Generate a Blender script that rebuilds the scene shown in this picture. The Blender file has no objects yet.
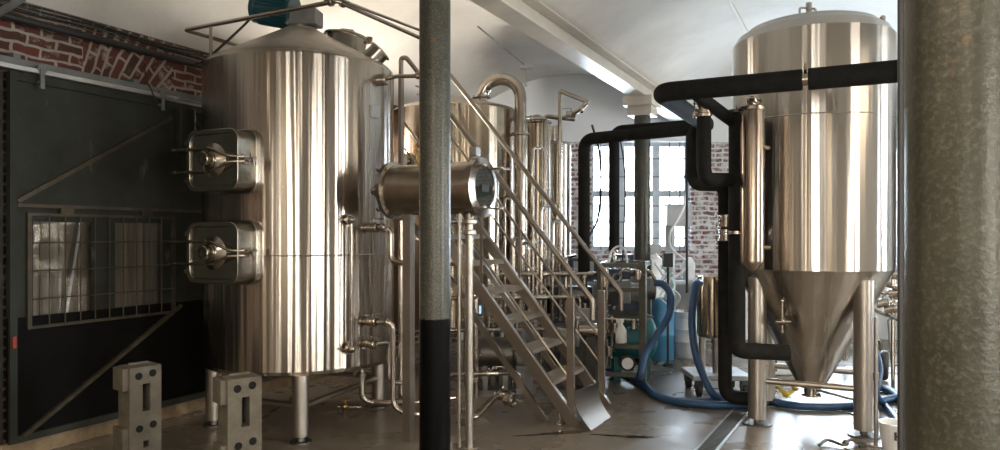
import bpy, math, random
from mathutils import Vector as V, Matrix
random.seed(7)
PI = math.pi
SC = bpy.context.scene
COL = SC.collection
# ------------------------------------------------------------------ building frame
# the hall runs along U (rows of columns, beams, left wall); N points to its right
U = V((0.44721, 0.89443, 0)); N = V((0.89443, -0.44721, 0)); Z = V((0, 0, 1))
RZ = math.atan2(N.y, N.x)
CAMH, F, HY = 1.6, 720.0, 235.0
def P(x, y, d):
    """point seen at x,y of the 1000x450 photograph, d metres deep"""
    return V(((x-500)/F*d, d, CAMH-(y-HY)/F*d))
def G(x, y):
    """point of the floor seen at x,y"""
    return P(x, y, CAMH*F/(y-HY))
def FR(n, u, z=0): return N*n + U*u + V((0, 0, z))

# ------------------------------------------------------------------ mesh builder
def frame(o, zax, xhint=None):
    z = V(zax).normalized()
    x = V(xhint) if xhint is not None else (V((0, 0, 1)) if abs(z.z) < .9 else V((1, 0, 0)))
    y = z.cross(x).normalized(); x = y.cross(z).normalized()
    m = Matrix((x, y, z)).transposed().to_4x4(); m.translation = V(o)
    return m
def fillet(pts, r, k=6):
    pts = [V(p) for p in pts]
    out = [pts[0]]
    for i in range(1, len(pts)-1):
        a, b, c = pts[i-1], pts[i], pts[i+1]
        d1 = (a-b); d2 = (c-b)
        l = min(r, d1.length*.49, d2.length*.49)
        p, q = b+d1.normalized()*l, b+d2.normalized()*l
        for j in range(k+1):
            t = j/k
            out.append(p*(1-t)**2 + b*2*t*(1-t) + q*t*t)
    out.append(pts[-1])
    return out
def smooth_path(pts, k=8):
    pts = [V(p) for p in pts]; P4 = [pts[0]*2-pts[1]]+pts+[pts[-1]*2-pts[-2]]; out = []
    for i in range(1, len(P4)-2):
        a, b, c, d = P4[i-1:i+3]
        for j in range(k):
            t = j/k
            out.append(.5*((2*b)+(c-a)*t+(2*a-5*b+4*c-d)*t*t+(3*b-a-3*c+d)*t**3))
    out.append(pts[-1]); return out
class MB:
    def __init__(s): s.v = []; s.f = []; s.M = Matrix.Identity(4)
    def at(s, m): s.M = m; return s
    def add(s, vs, fs):
        b = len(s.v)
        s.v += [s.M @ V(p) for p in vs]
        s.f += [tuple(b+i for i in f) for f in fs]
        return s
    def box(s, x0, x1, y0, y1, z0, z1):
        return s.add([(x0,y0,z0),(x1,y0,z0),(x1,y1,z0),(x0,y1,z0),(x0,y0,z1),(x1,y0,z1),(x1,y1,z1),(x0,y1,z1)],
            [(0,3,2,1),(4,5,6,7),(0,1,5,4),(1,2,6,5),(2,3,7,6),(3,0,4,7)])
    def prism(s, o, z0, z1):
        n = len(o)
        return s.add([(x,y,z0) for x,y in o]+[(x,y,z1) for x,y in o],
            [tuple(range(n-1,-1,-1)), tuple(range(n,2*n))]+[(i,(i+1)%n,n+(i+1)%n,n+i) for i in range(n)])
    def ring(s, o, q, z0, z1):
        n = len(o); vs = [(x,y,z0) for x,y in o]+[(x,y,z1) for x,y in o]+[(x,y,z0) for x,y in q]+[(x,y,z1) for x,y in q]; fs = []
        for i in range(n):
            j = (i+1) % n
            fs += [(i,j,n+j,n+i),(2*n+j,2*n+i,3*n+i,3*n+j),(n+i,n+j,3*n+j,3*n+i),(j,i,2*n+i,2*n+j)]
        return s.add(vs, fs)
    def lathe(s, prof, seg=32, a0=0, a1=2*PI, closed=False):
        """profile [(r,z)] about local z"""
        full = abs(a1-a0-2*PI) < 1e-6; m = seg if full else seg+1; vs = []; fs = []; idx = []
        for r, z in prof:
            if r < 1e-6 and full: idx.append([len(vs)]*m); vs.append((0, 0, z))
            else:
                idx.append([len(vs)+k for k in range(m)])
                vs += [(r*math.cos(a0+(a1-a0)*k/seg), r*math.sin(a0+(a1-a0)*k/seg), z) for k in range(m)]
        rng = list(range(len(prof)-1))
        pr = [(i, i+1) for i in rng] + ([(len(prof)-1, 0)] if closed else [])
        for i, i2 in pr:
            for k in range(seg):
                k2 = (k+1) % m
                q = [idx[i][k], idx[i][k2], idx[i2][k2], idx[i2][k]]
                q2 = []
                for t in q:
                    if t not in q2: q2.append(t)
                if len(q2) > 2: fs.append(tuple(q2))
        return s.add(vs, fs)
    def cyl(s, p, q, r, seg=16, r2=None):
        p, q = V(p), V(q); M = s.M; s.M = M @ frame(p, q-p); L = (q-p).length; r2 = r if r2 is None else r2
        s.lathe([(0,0),(r,0),(r2,L),(0,L)], seg); s.M = M; return s
    def tube(s, pts, r, seg=10, caps=True):
        pts = [V(p) for p in pts]; q = [pts[0]]
        for p in pts[1:]:
            if (p-q[-1]).length > 1e-4: q.append(p)
        pts = q; n = len(pts); vs = []; fs = []
        t0 = (pts[1]-pts[0]).normalized(); nx = (V((0,0,1)) if abs(t0.z) < .9 else V((1,0,0)))
        nx = (nx - t0*nx.dot(t0)).normalized()
        for i, p in enumerate(pts):
            a = (pts[i]-pts[i-1]).normalized() if i else t0
            b = (pts[i+1]-pts[i]).normalized() if i < n-1 else a
            t = (a+b).normalized(); nx = (nx - t*nx.dot(t)).normalized(); ny = t.cross(nx)
            rr = r(i/(n-1)) if callable(r) else r
            for k in range(seg):
                an = 2*PI*k/seg; vs.append(p+nx*rr*math.cos(an)+ny*rr*math.sin(an))
        for i in range(n-1):
            for k in range(seg):
                k2 = (k+1) % seg; fs.append((i*seg+k, i*seg+k2, (i+1)*seg+k2, (i+1)*seg+k))
        if caps: fs += [tuple(range(seg-1,-1,-1)), tuple((n-1)*seg+k for k in range(seg))]
        return s.add(vs, fs)
    def bar(s, p, q, w, h, up=Z):
        """rectangular bar from p to q, w sideways, h along up"""
        p, q, up = V(p), V(q), V(up); t = (q-p).normalized(); sd = t.cross(up).normalized(); up = sd.cross(t)
        vs = [c+sd*a*w/2+up*b*h/2 for c in (p, q) for a, b in ((-1,-1),(1,-1),(1,1),(-1,1))]
        return s.add(vs, [(0,1,2,3),(7,6,5,4),(0,4,5,1),(1,5,6,2),(2,6,7,3),(3,7,4,0)])
    def sphere(s, c, r, seg=16, sz=1.0):
        M = s.M; s.M = M @ Matrix.Translation(V(c))
        s.lathe([(r*math.sin(PI*i/8), -r*sz*math.cos(PI*i/8)) for i in range(9)], seg); s.M = M; return s
    def torus(s, c, ax, R, r, seg=28, k=8):
        M = s.M; s.M = M @ frame(c, ax)
        s.lathe([(R+r*math.cos(2*PI*i/k), r*math.sin(2*PI*i/k)) for i in range(k)], seg, closed=True); s.M = M; return s
    def build(s, name, mat, parent=None, bevel=0, label=None, kind=None, angle=40):
        me = bpy.data.meshes.new(name)
        vs = s.v
        if parent is not None:
            inv = parent['_t'].m.inverted() if False else ROOTM[parent.name].inverted()
            vs = [inv @ p for p in vs]
        me.from_pydata([tuple(p) for p in vs], [], s.f); me.validate()
        import bmesh
        bm = bmesh.new(); bm.from_mesh(me); bmesh.ops.recalc_face_normals(bm, faces=bm.faces); bm.to_mesh(me); bm.free()
        me.polygons.foreach_set('use_smooth', [True]*len(me.polygons)); me.set_sharp_from_angle(angle=math.radians(angle))
        o = bpy.data.objects.new(name, me); COL.objects.link(o)
        me.materials.append(mat)
        if parent is not None:
            o.parent = parent; ROOTM[o.name] = ROOTM[parent.name]
        else: ROOTM[o.name] = Matrix.Identity(4)
        if bevel:
            b = o.modifiers.new('bevel', 'BEVEL'); b.width = bevel; b.segments = 2; b.limit_method = 'ANGLE'; b.angle_limit = math.radians(40)
        if label: o['label'] = label
        if kind: o['kind'] = kind
        return o
ROOTM = {}
def thing(name, label, cat, loc, rz=0, group=None):
    o = bpy.data.objects.new(name, None); COL.objects.link(o); o.empty_display_size = .1
    o.location = loc; o.rotation_euler = (0, 0, rz); o['label'] = label; o['category'] = cat
    if group: o['group'] = group
    ROOTM[o.name] = Matrix.Translation(V(loc)) @ Matrix.Rotation(rz, 4, 'Z')
    return o
def solo(mb, name, mat, label, cat, group=None, kind=None, bevel=0, loc=None, rz=0):
    """a thing that is one mesh, its origin set at loc"""
    if loc is not None:
        m = Matrix.Translation(V(loc)) @ Matrix.Rotation(rz, 4, 'Z'); inv = m.inverted(); mb.v = [inv @ p for p in mb.v]
    o = mb.build(name, mat, None, bevel)
    if loc is not None: o.location = loc; o.rotation_euler = (0, 0, rz); ROOTM[o.name] = m
    o['label'] = label; o['category'] = cat
    if group: o['group'] = group
    if kind: o['kind'] = kind
    return o
def struct(mb, name, mat, loc=(0,0,0), rz=0, parent=None):
    m = Matrix.Translation(V(loc)) @ Matrix.Rotation(rz, 4, 'Z'); inv = m.inverted()
    if parent is None:
        mb.v = [inv @ p for p in mb.v]; o = mb.build(name, mat); o.location = loc; o.rotation_euler = (0,0,rz); ROOTM[o.name] = m
        o['kind'] = 'structure'
    else: o = mb.build(name, mat, parent)
    return o
def dup(root, loc, label=None, rz=None, group=None):
    r = root.copy(); COL.objects.link(r); r.location = loc
    if rz is not None: r.rotation_euler = (0, 0, rz)
    if label: r['label'] = label
    if group: r['group'] = group
    for ch in list(root.children):
        c = ch.copy(); COL.objects.link(c); c.parent = r
        for g in list(ch.children):
            d = g.copy(); COL.objects.link(d); d.parent = c
    return r
def rrect(w, h, r, k=5):
    o = []
    for cx, cy, a in ((w/2-r, h/2-r, 0), (-w/2+r, h/2-r, PI/2), (-w/2+r, -h/2+r, PI), (w/2-r, -h/2+r, 1.5*PI)):
        for i in range(k+1): o.append((cx+r*math.cos(a+PI/2*i/k), cy+r*math.sin(a+PI/2*i/k)))
    return o

# ------------------------------------------------------------------ materials
class NT:
    def __init__(s, name):
        s.m = bpy.data.materials.new(name); s.m.use_nodes = True; s.t = s.m.node_tree; s.n = s.t.nodes; s.b = s.n['Principled BSDF']
    def new(s, typ, **k):
        o = s.n.new(typ)
        for a, b in k.items():
            if hasattr(o, a) and a not in ('scale',): setattr(o, a, b)
            else: o.inputs[a].default_value = b
        return o
    def link(s, a, b): s.t.links.new(a, b)
    def set(s, **k):
        for a, b in k.items(): s.b.inputs[a.replace('_', ' ')].default_value = b
    def coord(s, scale=(1,1,1), which='Object'):
        c = s.new('ShaderNodeTexCoord'); m = s.new('ShaderNodeMapping'); m.inputs['Scale'].default_value = scale
        s.link(c.outputs[which], m.inputs['Vector']); return m.outputs[0]
    def noise(s, vec, scale, detail=4, rough=.55):
        n = s.new('ShaderNodeTexNoise'); n.inputs['Scale'].default_value = scale; n.inputs['Detail'].default_value = detail; n.inputs['Roughness'].default_value = rough
        s.link(vec, n.inputs['Vector']); return n.outputs['Fac']
    def ramp(s, fac, stops):
        r = s.new('ShaderNodeValToRGB'); e = r.color_ramp.elements
        while len(e) < len(stops): e.new(.5)
        for i, (p, c) in enumerate(stops): e[i].position = p; e[i].color = (*c, 1) if len(c) == 3 else c
        s.link(fac, r.inputs[0]); return r.outputs[0]
    def mix(s, fac, a, b, mode='MIX'):
        m = s.new('ShaderNodeMix'); m.data_type = 'RGBA'; m.blend_type = mode
        for i, x in ((0, fac), (6, a), (7, b)):
            if isinstance(x, bpy.types.NodeSocket): s.link(x, m.inputs[i])
            else: m.inputs[i].default_value = x if i == 0 else (*x, 1)
        return m.outputs[2]
    def bump(s, h, st, dist=.02):
        b = s.new('ShaderNodeBump'); b.inputs['Strength'].default_value = st; b.inputs['Distance'].default_value = dist
        s.link(h, b.inputs['Height']); s.link(b.outputs[0], s.b.inputs['Normal'])
def g(v): return (v, v, v)
def steel(name, col, rough=.25, aniso=0.0, axis='Z', wave=.0, grime=.25):
    t = NT(name); t.set(Metallic=1.0)
    v = t.coord((2.5,2.5,.15) if aniso else (1,1,1)); n1 = t.noise(v, 3.0, 3 if aniso else 5)
    dark = tuple(c*(1-grime) for c in col)
    t.link(t.ramp(n1, [(.3, dark), (.7, col)]), t.b.inputs['Base Color'])
    if aniso: t.set(Roughness=rough)
    else: t.link(t.ramp(t.noise(t.coord((5,5,5)), 1.0, 3), [(.3, g(rough*.85)), (.7, g(rough*1.15))]), t.b.inputs['Roughness'])
    if aniso:
        t.set(Anisotropic=aniso); t.b.inputs['Anisotropic Rotation'].default_value = .25
        tg = t.new('ShaderNodeTangent', direction_type='RADIAL', axis=axis); t.link(tg.outputs[0], t.b.inputs['Tangent'])
    if wave:
        h = t.noise(t.coord((9,9,.12)), 1.0, 2, .5); t.bump(h, wave, .04)
    return t.m
def paint(name, col, rough=.5, var=.25, scale=6, metallic=0, bump=0, spec=.5):
    t = NT(name); t.set(Roughness=rough, Metallic=metallic); t.b.inputs['Specular IOR Level'].default_value = spec
    n = t.noise(t.coord(), scale, 6)
    t.link(t.ramp(n, [(.3, tuple(c*(1-var) for c in col)), (.7, tuple(min(1, c*(1+var*.4)) for c in col))]), t.b.inputs['Base Color'])
    if bump: t.bump(t.noise(t.coord(), scale*6, 5), bump, .01)
    return t.m
M = {}
M['tank'] = steel('brushed_tank_steel', (.52,.475,.42), .21, .97, wave=.34, grime=.14)
M['tank_warm'] = steel('warm_tank_steel', (.52,.44,.34), .2, .9, wave=.3, grime=.12)
M['ferm'] = steel('fermenter_steel', (.56,.515,.46), .24, .97, wave=.26, grime=.06)
M['cone'] = steel('matt_roof_steel', (.48,.44,.40), .45, .3, grime=.2)
M['pipe'] = steel('polished_pipe_steel', (.53,.475,.41), .2, grime=.3)
M['vessel'] = steel('horizontal_vessel_steel', (.46,.40,.33), .25, .5, 'X', grime=.2)
M['leg'] = steel('satin_leg_steel', (.50,.46,.41), .36, grime=.2)
M['tread'] = paint('worn_tread_steel', (.36,.32,.27), .5, .2, metallic=.45)
M['stair'] = steel('stair_steel', (.37,.325,.28), .36, grime=.3)
M['lid'] = steel('manway_lid_steel', (.47,.45,.40), .22, grime=.2)
M['darksteel'] = steel('dull_dark_steel', (.22,.21,.19), .45, grime=.4)
M['brass'] = steel('brass_fitting', (.70,.50,.22), .3, grime=.3)
M['keg'] = paint('keg_steel', (.60,.62,.64), .42, .12, metallic=.35)
M['galv'] = steel('galvanised_steel', (.55,.56,.55), .5, grime=.25)
M['foam'] = paint('black_foam_insulation', (.018,.018,.017), .85, .3, 12, bump=.3, spec=.12)
M['black'] = paint('black_rubber', (.015,.015,.015), .6, .2)
M['cable'] = paint('black_cable', (.02,.02,.02), .5, .2)
M['teal'] = paint('teal_enamel', (.008,.062,.080), .35, .3)
M['tealtank'] = paint('teal_receiver_paint', (.015,.13,.135), .4, .3)
M['motorgrey'] = paint('cast_grey_gearbox', (.20,.20,.20), .5, .3, 12)
M['hose'] = paint('blue_hose_rubber', (.022,.070,.165), .45, .25, 10)
M['bluedrum'] = paint('blue_plastic', (.06,.22,.38), .4, .15)
M['white'] = paint('white_plastic', (.75,.76,.76), .4, .1)
M['clear'] = paint('pale_tubing', (.72,.78,.80), .3, .1)
M['greytub'] = paint('grey_cabinet_paint', (.42,.44,.45), .5, .2)
M['framegreen'] = paint('olive_machine_frame', (.10,.10,.075), .5, .4)
M['darkbox'] = paint('dark_blue_housing', (.03,.045,.08), .4, .2)
M['concrete'] = paint('precast_concrete', (.15,.135,.108), .85, .35, 9, bump=.5, spec=.3)
M['timber'] = paint('worn_timber', (.30,.22,.13), .7, .35, 14)
M['greenhose'] = paint('pale_green_tubing', (.25,.50,.42), .4, .1)
M['red'] = paint('red_rubber_handle', (.35,.03,.02), .5, .2)
M['yellow'] = paint('yellow_hose_fittings', (.55,.38,.03), .5, .3)
M['whitewash_beam'] = paint('cream_beam_paint', (.66,.62,.54), .38, .12, 4)
# door paint
t = NT('blackened_green_door_paint'); t.set(Roughness=.6); t.b.inputs['Specular IOR Level'].default_value = .25
n1 = t.noise(t.coord(), 2.2, 8, .65); n2 = t.noise(t.coord((1,1,.3)), 9, 5)
c = t.ramp(n1, [(.3, (.018,.021,.016)), (.6, (.036,.040,.032)), (.8, (.048,.048,.038))])
t.link(t.mix(t.ramp(n2, [(.68, g(0)), (.75, g(1))]), c, (.10,.09,.07)), t.b.inputs['Base Color']); t.bump(n2, .1); M['door'] = t.m
# tar-dark lower sheet of the door
t = NT('tarred_lower_door'); t.set(Roughness=.7)
t.link(t.ramp(t.noise(t.coord(), 3, 6), [(.35, (.003,.003,.003)), (.75, (.006,.006,.005))]), t.b.inputs['Base Color']); t.b.inputs['Specular IOR Level'].default_value = .12; M['doorlow'] = t.m
M['railgrey'] = paint('grey_rail_box', (.17,.18,.18), .6, .3)
M['angle'] = paint('worn_angle_iron', (.075,.062,.042), .5, .5, 10, metallic=.3)
# column paint: mottled grey green above, gloss black below 1.07 m
def column_mat(name, black, sp_=.65):
    t = NT(name); vec = t.coord()
    n1 = t.noise(vec, 5, 8, .7); n2 = t.noise(vec, 110, 3, .6)
    base = t.ramp(n1, [(.30, (.036,.035,.026)), (.5, (.050,.050,.038)), (.72, (.070,.070,.055))])
    spk = t.mix(t.ramp(n2, [(.48, g(0)), (.75, g(sp_))]), base, (.20,.205,.18))
    rust = t.mix(t.ramp(t.noise(vec, 4.3, 5, .7), [(.63, g(0)), (.70, g(.7))]), spk, (.15,.085,.04))
    t.set(Roughness=.34, Metallic=.2); t.b.inputs['Specular IOR Level'].default_value = .4
    if black:
        sp = t.new('ShaderNodeSeparateXYZ'); t.link(vec, sp.inputs[0])
        ad = t.new('ShaderNodeMath', operation='MULTIPLY_ADD'); t.link(n2, ad.inputs[0]); ad.inputs[1].default_value = .03; t.link(sp.outputs[2], ad.inputs[2])
        lt = t.new('ShaderNodeMath', operation='LESS_THAN'); t.link(ad.outputs[0], lt.inputs[0]); lt.inputs[1].default_value = 1.085
        blk = t.mix(t.ramp(n1, [(.70, g(0)), (.74, g(1))]), (.004,.004,.004), (.10,.10,.09))
        c = t.mix(lt.outputs[0], rust, blk)
        sm = t.new('ShaderNodeMath', operation='MULTIPLY_ADD'); t.link(lt.outputs[0], sm.inputs[0]); sm.inputs[1].default_value = -.34; sm.inputs[2].default_value = .42; t.link(sm.outputs[0], t.b.inputs['Specular IOR Level'])
    else: c = rust
    t.link(c, t.b.inputs['Base Color']); t.bump(n2, .25, .003); return t.m
M['column'] = column_mat('mottled_column_paint', True)
M['column_near'] = column_mat('rusty_column_paint', True, .28)
# floor
t = NT('worn_concrete_floor'); vec = t.coord()
n1 = t.noise(vec, .9, 8, .6); n2 = t.noise(vec, 6, 8, .7); n3 = t.noise(t.coord((1,1,1)), 1.6, 3)
c = t.ramp(n1, [(.3, (.13,.108,.085)), (.7, (.215,.185,.148))])
c = t.mix(t.ramp(n2, [(.30, g(.28)), (.65, g(0))]), c, (.10,.088,.07))
t.link(c, t.b.inputs['Base Color']); t.link(t.ramp(n3, [(.35, g(.22)), (.7, g(.42))]), t.b.inputs['Roughness']); t.bump(n2, .05, .01); M['floor'] = t.m
t = NT('wet_floor'); t.set(Roughness=.06); t.b.inputs['Base Color'].default_value = (.03,.026,.02,1); M['wet'] = t.m
# ceiling plaster
t = NT('limewashed_vault'); vec = t.coord(); t.set(Roughness=.85)
n1 = t.noise(vec, 1.2, 7, .6); n2 = t.noise(vec, 14, 4)
c = t.ramp(n1, [(.3, (.70,.675,.63)), (.55, (.80,.78,.735)), (.75, (.83,.81,.77))])
t.link(c, t.b.inputs['Base Color']); t.bump(n2, .25, .01); M['ceil'] = t.m
# bricks
def brick(name, c1, c2, mortar, wash, top=None, below=None, ax='x', arch=None, ms=.017):
    t = NT(name); t.set(Roughness=.9)
    tc = t.new('ShaderNodeTexCoord'); sp = t.new('ShaderNodeSeparateXYZ'); t.link(tc.outputs['Object'], sp.inputs[0])
    cb = t.new('ShaderNodeCombineXYZ'); t.link(sp.outputs[0 if ax == 'x' else 1], cb.inputs[0]); t.link(sp.outputs[2], cb.inputs[1])
    wob = t.noise(tc.outputs['Object'], 5, 2)
    ad = t.new('ShaderNodeVectorMath', operation='MULTIPLY_ADD'); t.link(wob, ad.inputs[0]); ad.inputs[1].default_value = (.07,.06,0); t.link(cb.outputs[0], ad.inputs[2])
    b = t.new('ShaderNodeTexBrick'); 
    src = ad.outputs[0]
    if arch:
        cx, cz, xa, xb = arch
        sub = t.new('ShaderNodeVectorMath', operation='SUBTRACT'); t.link(src, sub.inputs[0]); sub.inputs[1].default_value = (cx, cz, 0)
        ln = t.new('ShaderNodeVectorMath', operation='LENGTH'); s2 = t.new('ShaderNodeSeparateXYZ'); t.link(sub.outputs[0], s2.inputs[0])
        cc = t.new('ShaderNodeCombineXYZ'); t.link(s2.outputs[0], cc.inputs[0]); t.link(s2.outputs[1], cc.inputs[1]); t.link(cc.outputs[0], ln.inputs[0])
        at = t.new('ShaderNodeMath', operation='ARCTAN2'); t.link(s2.outputs[0], at.inputs[0]); t.link(s2.outputs[1], at.inputs[1])
        mu = t.new('ShaderNodeMath', operation='MULTIPLY'); t.link(at.outputs[0], mu.inputs[0]); mu.inputs[1].default_value = 1.55
        cp = t.new('ShaderNodeCombineXYZ'); t.link(ln.outputs['Value'], cp.inputs[0]); t.link(mu.outputs[0], cp.inputs[1])
        g1 = t.new('ShaderNodeMath', operation='GREATER_THAN'); t.link(sp.outputs[0], g1.inputs[0]); g1.inputs[1].default_value = xa
        g2 = t.new('ShaderNodeMath', operation='LESS_THAN'); t.link(sp.outputs[0], g2.inputs[0]); g2.inputs[1].default_value = xb
        gg = t.new('ShaderNodeMath', operation='MULTIPLY'); t.link(g1.outputs[0], gg.inputs[0]); t.link(g2.outputs[0], gg.inputs[1])
        mv = t.new('ShaderNodeMix'); mv.data_type = 'VECTOR'; t.link(gg.outputs[0], mv.inputs[0]); t.link(src, mv.inputs[4]); t.link(cp.outputs[0], mv.inputs[5]); src = mv.outputs[1]
    t.link(src, b.inputs['Vector'])
    for k, v_ in (('Color1', (*c1,1)), ('Color2', (*c2,1)), ('Mortar', (*mortar,1)), ('Scale', 1.0), ('Mortar Size', ms), ('Mortar Smooth', .5), ('Brick Width', .215), ('Row Height', .074), ('Bias', -.1)):
        b.inputs[k].default_value = v_
    n = t.noise(tc.outputs['Object'], 7, 7, .7)
    col = t.mix(t.ramp(n, [(1-wash-.08, g(0)), (1-wash+.04, g(.9))]), b.outputs['Color'], tuple(min(.8, m*1.12) for m in mortar))
    col = t.mix(t.ramp(t.noise(tc.outputs['Object'], 3, 5), [(.3, g(.5)), (.55, g(0))]), col, tuple(x*.5 for x in c1))
    for lim, op in ((top, 'GREATER_THAN'), (below, 'LESS_THAN')):
        if lim is not None:
            m = t.new('ShaderNodeMath', operation=op); t.link(sp.outputs[2], m.inputs[0]); m.inputs[1].default_value = lim
            col = t.mix(m.outputs[0], col, (.78,.80,.82))
    t.link(col, t.b.inputs['Base Color']); t.bump(b.outputs['Fac'], -.6, .01); return t.m
M['brick_left'] = brick('old_red_brick', (.135,.040,.030), (.055,.028,.022), (.36,.325,.275), .38, arch=(3.25, 1.55, 3.62, 4.45), ms=.013)
M['brick_back'] = brick('whitewashed_red_brick', (.22,.095,.08), (.12,.075,.07), (.62,.62,.62), .46, top=3.02, below=.95)
M['plaster'] = paint('grey_plaster', (.42,.40,.36), .8, .2, 2)
M['winframe'] = paint('pale_window_paint', (.55,.62,.68), .5, .15)
M['winbar'] = paint('window_bar_iron', (.16,.18,.20), .5, .2)
# glass: thin pane
t = NT('window_glass'); tr = t.new('ShaderNodeBsdfTransparent'); gl = t.new('ShaderNodeBsdfGlossy'); gl.inputs['Roughness'].default_value = .02
fr = t.new('ShaderNodeFresnel'); mx = t.new('ShaderNodeMixShader'); t.link(fr.outputs[0], mx.inputs[0]); t.link(tr.outputs[0], mx.inputs[1]); t.link(gl.outputs[0], mx.inputs[2])
t.link(mx.outputs[0], t.n['Material Output'].inputs['Surface']); M['glass'] = t.m
t = NT('sight_glass'); t.set(Roughness=.08, Metallic=.0); t.b.inputs['Base Color'].default_value = (.035,.04,.035,1); t.b.inputs['Coat Weight'].default_value = 1; M['sight'] = t.m
t = NT('whitewashed_boards'); v_ = t.coord((9,9,.35)); t.set(Roughness=.7)
t.link(t.ramp(t.noise(v_, 1.5, 5), [(.3, (.07,.055,.038)), (.5, (.14,.12,.09)), (.75, (.21,.19,.155))]), t.b.inputs['Base Color']); M['boards'] = t.m
t = NT('screen_glow'); t.b.inputs['Emission Color'].default_value = (.45,.65,1,1); t.b.inputs['Emission Strength'].default_value = .6; t.b.inputs['Base Color'].default_value = (.05,.08,.12,1); M['screen'] = t.m

# ------------------------------------------------------------------ setting
BACK = 11.0; WL, BA, BC, WR, UR = -5.5, -2.43, .75, 3.9, -3.6
mb = MB()
mb.add([FR(WL-.4, UR-.4, 0), FR(WR+.4, UR-.4, 0), V((11.2, 11.4, 0)), V((-3.4, 11.4, 0)),
        FR(WL-.4, UR-.4, -.2), FR(WR+.4, UR-.4, -.2), V((11.2, 11.4, -.2)), V((-3.4, 11.4, -.2))],
       [(0,1,2,3),(7,6,5,4),(0,4,5,1),(1,5,6,2),(2,6,7,3),(3,7,4,0)])
struct(mb, 'floor', M['floor'])
# vaulted ceiling
mb = MB(); bays = [(WL-.3, BA, 3.02, 3.47, .80), (BA, BC, 3.47, 3.47, .50), (BC, WR+.3, 3.47, 3.3, .55)]
for n0, n1, z0, z1, rise in bays:
    K = 24; J = 18; vs = []; fs = []
    for i in range(K+1):
        tt = i/K; n_ = n0+(n1-n0)*tt; z = z0+(z1-z0)*tt+rise*4*tt*(1-tt)
        ue = (11.25+.44721*n_)/.89443
        for j in range(J+1): vs.append(FR(n_, UR-.3+(ue-UR+.3)*j/J, z))
    for i in range(K):
        for j in range(J): a = i*(J+1)+j; fs.append((a, a+1, a+J+2, a+J+1))
    mb.add(vs, fs)
o = struct(mb, 'ceiling', M['ceil'])
md = o.modifiers.new('thick', 'SOLIDIFY'); md.thickness = .18; md.offset = 1
# check offset direction: upward
# beams on the column rows
def ibeam(name, p, q, z0, label=None):
    b = MB(); d = (q-p).normalized()
    b.bar(p+Z*(z0+.008), q+Z*(z0+.008), .20, .016); b.bar(p+Z*(z0+.10), q+Z*(z0+.10), .014, .19); b.bar(p+Z*(z0+.2), q+Z*(z0+.2), .2, .016)
    return struct(b, name, M['whitewash_beam'])
ibeam('trim_1', FR(BA, UR), FR(BA, (10.98+.44721*BA)/.89443-.1), 3.30)
ibeam('trim_2', FR(BC, UR), FR(BC, (10.98+.44721*BC)/.89443-.1), 3.30)
ibeam('trim_3', FR(BA, 1.36), FR(BC, 1.36), 3.27)
b = MB()
b.bar(FR(-1.17, 1.5, 3.955), FR(-1.17, 10.0, 3.955), .03, .03); struct(b, 'trim_4', M['whitewash_beam'])

def wall_with_holes(name, mat, loc, rz, L0, L1, H, th, holes):
    """local x along wall, thickness to +y; holes (x0,x1,z0,z1)"""
    m = Matrix.Translation(V(loc)) @ Matrix.Rotation(rz, 4, 'Z'); b = MB().at(m)
    xs = sorted(set([L0, L1]+[h[0] for h in holes]+[h[1] for h in holes])); zs = sorted(set([0, H]+[h[2] for h in holes]+[h[3] for h in holes]))
    solid = lambda i, j: 0 <= i < len(xs)-1 and 0 <= j < len(zs)-1 and not any(h[0] <= xs[i]+1e-5 < h[1]-1e-4 and h[2] <= zs[j]+1e-5 < h[3]-1e-4 for h in holes)
    for i in range(len(xs)-1):
        for j in range(len(zs)-1):
            if not solid(i, j): continue
            a, c, e, f = xs[i], xs[i+1], zs[j], zs[j+1]
            b.add([(a,0,e),(c,0,e),(c,0,f),(a,0,f)], [(0,1,2,3)]); b.add([(a,th,e),(c,th,e),(c,th,f),(a,th,f)], [(3,2,1,0)])
            for di, dj, q in ((-1,0,[(a,0,e),(a,th,e),(a,th,f),(a,0,f)]), (1,0,[(c,0,e),(c,th,e),(c,th,f),(c,0,f)]), (0,-1,[(a,0,e),(c,0,e),(c,th,e),(a,th,e)]), (0,1,[(a,0,f),(c,0,f),(c,th,f),(a,th,f)])):
                if not solid(i+di, j+dj): b.add(q, [(0,1,2,3)])
    return struct(b, name, mat, loc, rz)
def portal(loc, rz, w, h):
    l = bpy.data.lights.new('daylight', 'AREA'); l.shape = 'RECTANGLE'; l.size = w; l.size_y = h; l.cycles.is_portal = True
    o = bpy.data.objects.new('daylight', l); COL.objects.link(o); o.matrix_world = Matrix.Translation(V(loc)) @ Matrix.Rotation(rz, 4, 'Z') @ Matrix.Rotation(-PI/2, 4, 'X')
WN = [0]
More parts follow.
